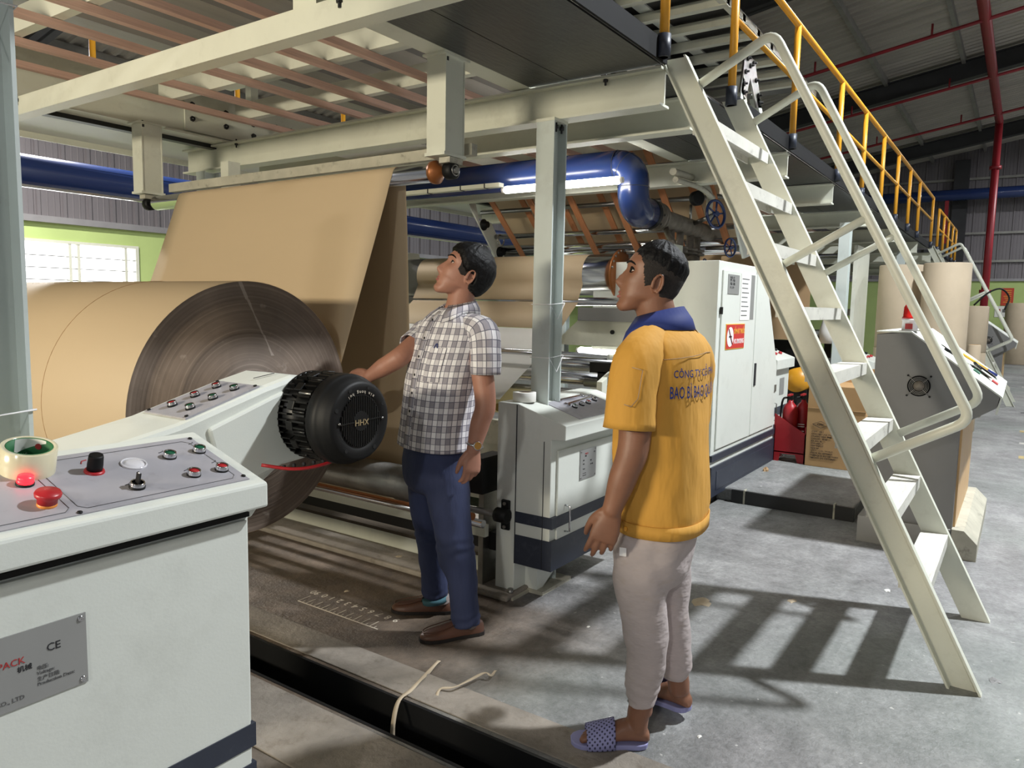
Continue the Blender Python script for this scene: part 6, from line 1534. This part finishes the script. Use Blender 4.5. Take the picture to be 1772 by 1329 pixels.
# sweatpants
tr = MB()
prow = smooth_rings([[*J2(1146, 890), .165, .110], [*J2(1140, 915), .172, .118], [*J2(1134, 950), .172, .122], [*J2(1132, 985), .15, .11], [*J2(1132, 1005), .10, .08]], 4)
tr.loft([ering(Vector(r[:3]), l2, f2, r[3], r[4], 36) for r in prow])
limb(tr, [J2(1118, 925, -.07), J2(1108, 990, -.085), J2(1112, 1050, -.08), J2(1116, 1090, -.07), J2(1118, 1140, -.06), J2(1112, 1185, -.05), J2(1109, 1218, -.045)], [.098, .088, .078, .072, .062, .056, .047], 28)
limb(tr, [J2(1152, 925, .06), J2(1152, 990, .07), J2(1156, 1050, .08), J2(1162, 1090, .085), J2(1168, 1140, .09), J2(1170, 1170, .095)], [.094, .082, .068, .064, .057, .043], 28)
fuse(tr, .008, 'sweatpants', 'sweat', p2, 5, cloth_wrinkle(.007, 8, 9, 4.1, [(J2(1110, 1185).z, .06, .0022)]), 'pale baggy sweatpants gathered above the ankles')
MB().obox(J2(1078, 955, -.148), (RH*.9-NH*.35)*.011, Vector((0, 0, .013)), (NH*.9+RH*.35)*.001).build('side_label', 'whiteink', p2)
# slippers
def dots():
    m, nt, b = new_mat('perforated_lavender'); L = nt.links.new
    uv = nnode(nt, 'ShaderNodeUVMap'); uv.uv_map = 'UVMap'; mp = nnode(nt, 'ShaderNodeMapping'); mp.inputs['Rotation'].default_value = (0, 0, .785); mp.inputs['Scale'].default_value = (88, 88, 1); L(uv.outputs[0], mp.inputs[0])
    fr_ = nnode(nt, 'ShaderNodeVectorMath', operation='FRACTION'); L(mp.outputs[0], fr_.inputs[0]); sb = nnode(nt, 'ShaderNodeVectorMath', operation='SUBTRACT'); L(fr_.outputs[0], sb.inputs[0]); sb.inputs[1].default_value = (.5, .5, 0)
    ln = nnode(nt, 'ShaderNodeVectorMath', operation='LENGTH'); L(sb.outputs[0], ln.inputs[0]); c = ramp(nt, ln.outputs['Value'], [(.24, lin((52, 50, 82))), (.28, lin((152, 152, 198)))]).outputs[0]
    L(c, b.inputs['Base Color']); b.inputs['Roughness'].default_value = .6; return m
MT['dots'] = dots()
def slipper(heel, toe, person):
    heel, toe = Vector(heel), Vector(toe); d = toe-heel; L = d.length; d.normalize(); s = Vector((0, 0, 1)).cross(d).normalized(); u = d.cross(s)
    if u.z < 0: u = -u
    out = ((0, .014), (.03, .028), (.12, .036), (.3, .037), (.45, .041), (.62, .049), (.76, .051), (.88, .046), (.96, .033), (1.0, .014))
    pts = [heel+d*(L*t)+s*w for t, w in out]+[heel+d*(L*t)-s*w for t, w in out[::-1]]; n = len(pts)
    m_ = MB(); m_.add([p+u*.001-(p-heel-d*(L*.5))*.02 for p in pts]+[p+u*.020 for p in pts], [tuple(range(n))[::-1], tuple(range(n, 2*n))]+[(i, (i+1) % n, n+(i+1) % n, n+i) for i in range(n)])
    o_ = m_.build('slipper', 'lavender', person, .004)
    rows_ = []; ts = (.44, .53, .63, .73, .80)
    for t in ts:
        w = interp(out, t)+.004; h = .080-.085*max(0, (t-.44))
        c = heel+d*(L*t)+u*.008; rows_.append([c+s*(w*math.cos(a))+u*(h*math.sin(a)**.85) for a in [PI*i/18 for i in range(19)]])
    st = MB(); v = [q for r_ in rows_ for q in r_]; n = 19
    st.add(v, [(k*n+i, k*n+i+1, (k+1)*n+i+1, (k+1)*n+i) for k in range(4) for i in range(18)], True, [((i*.0095, ts[k]*L), (i*.0095+.0095, ts[k]*L), (i*.0095+.0095, ts[k+1]*L), (i*.0095, ts[k+1]*L)) for k in range(4) for i in range(18)])
    so = st.build('strap', 'dots', o_); sm = so.modifiers.new('t', 'SOLIDIFY'); sm.thickness = .004; sm.offset = 1
    return o_
slipper(sl_heel, sl_toe, p2); slipper(sl2_heel, sl2_toe, p2)
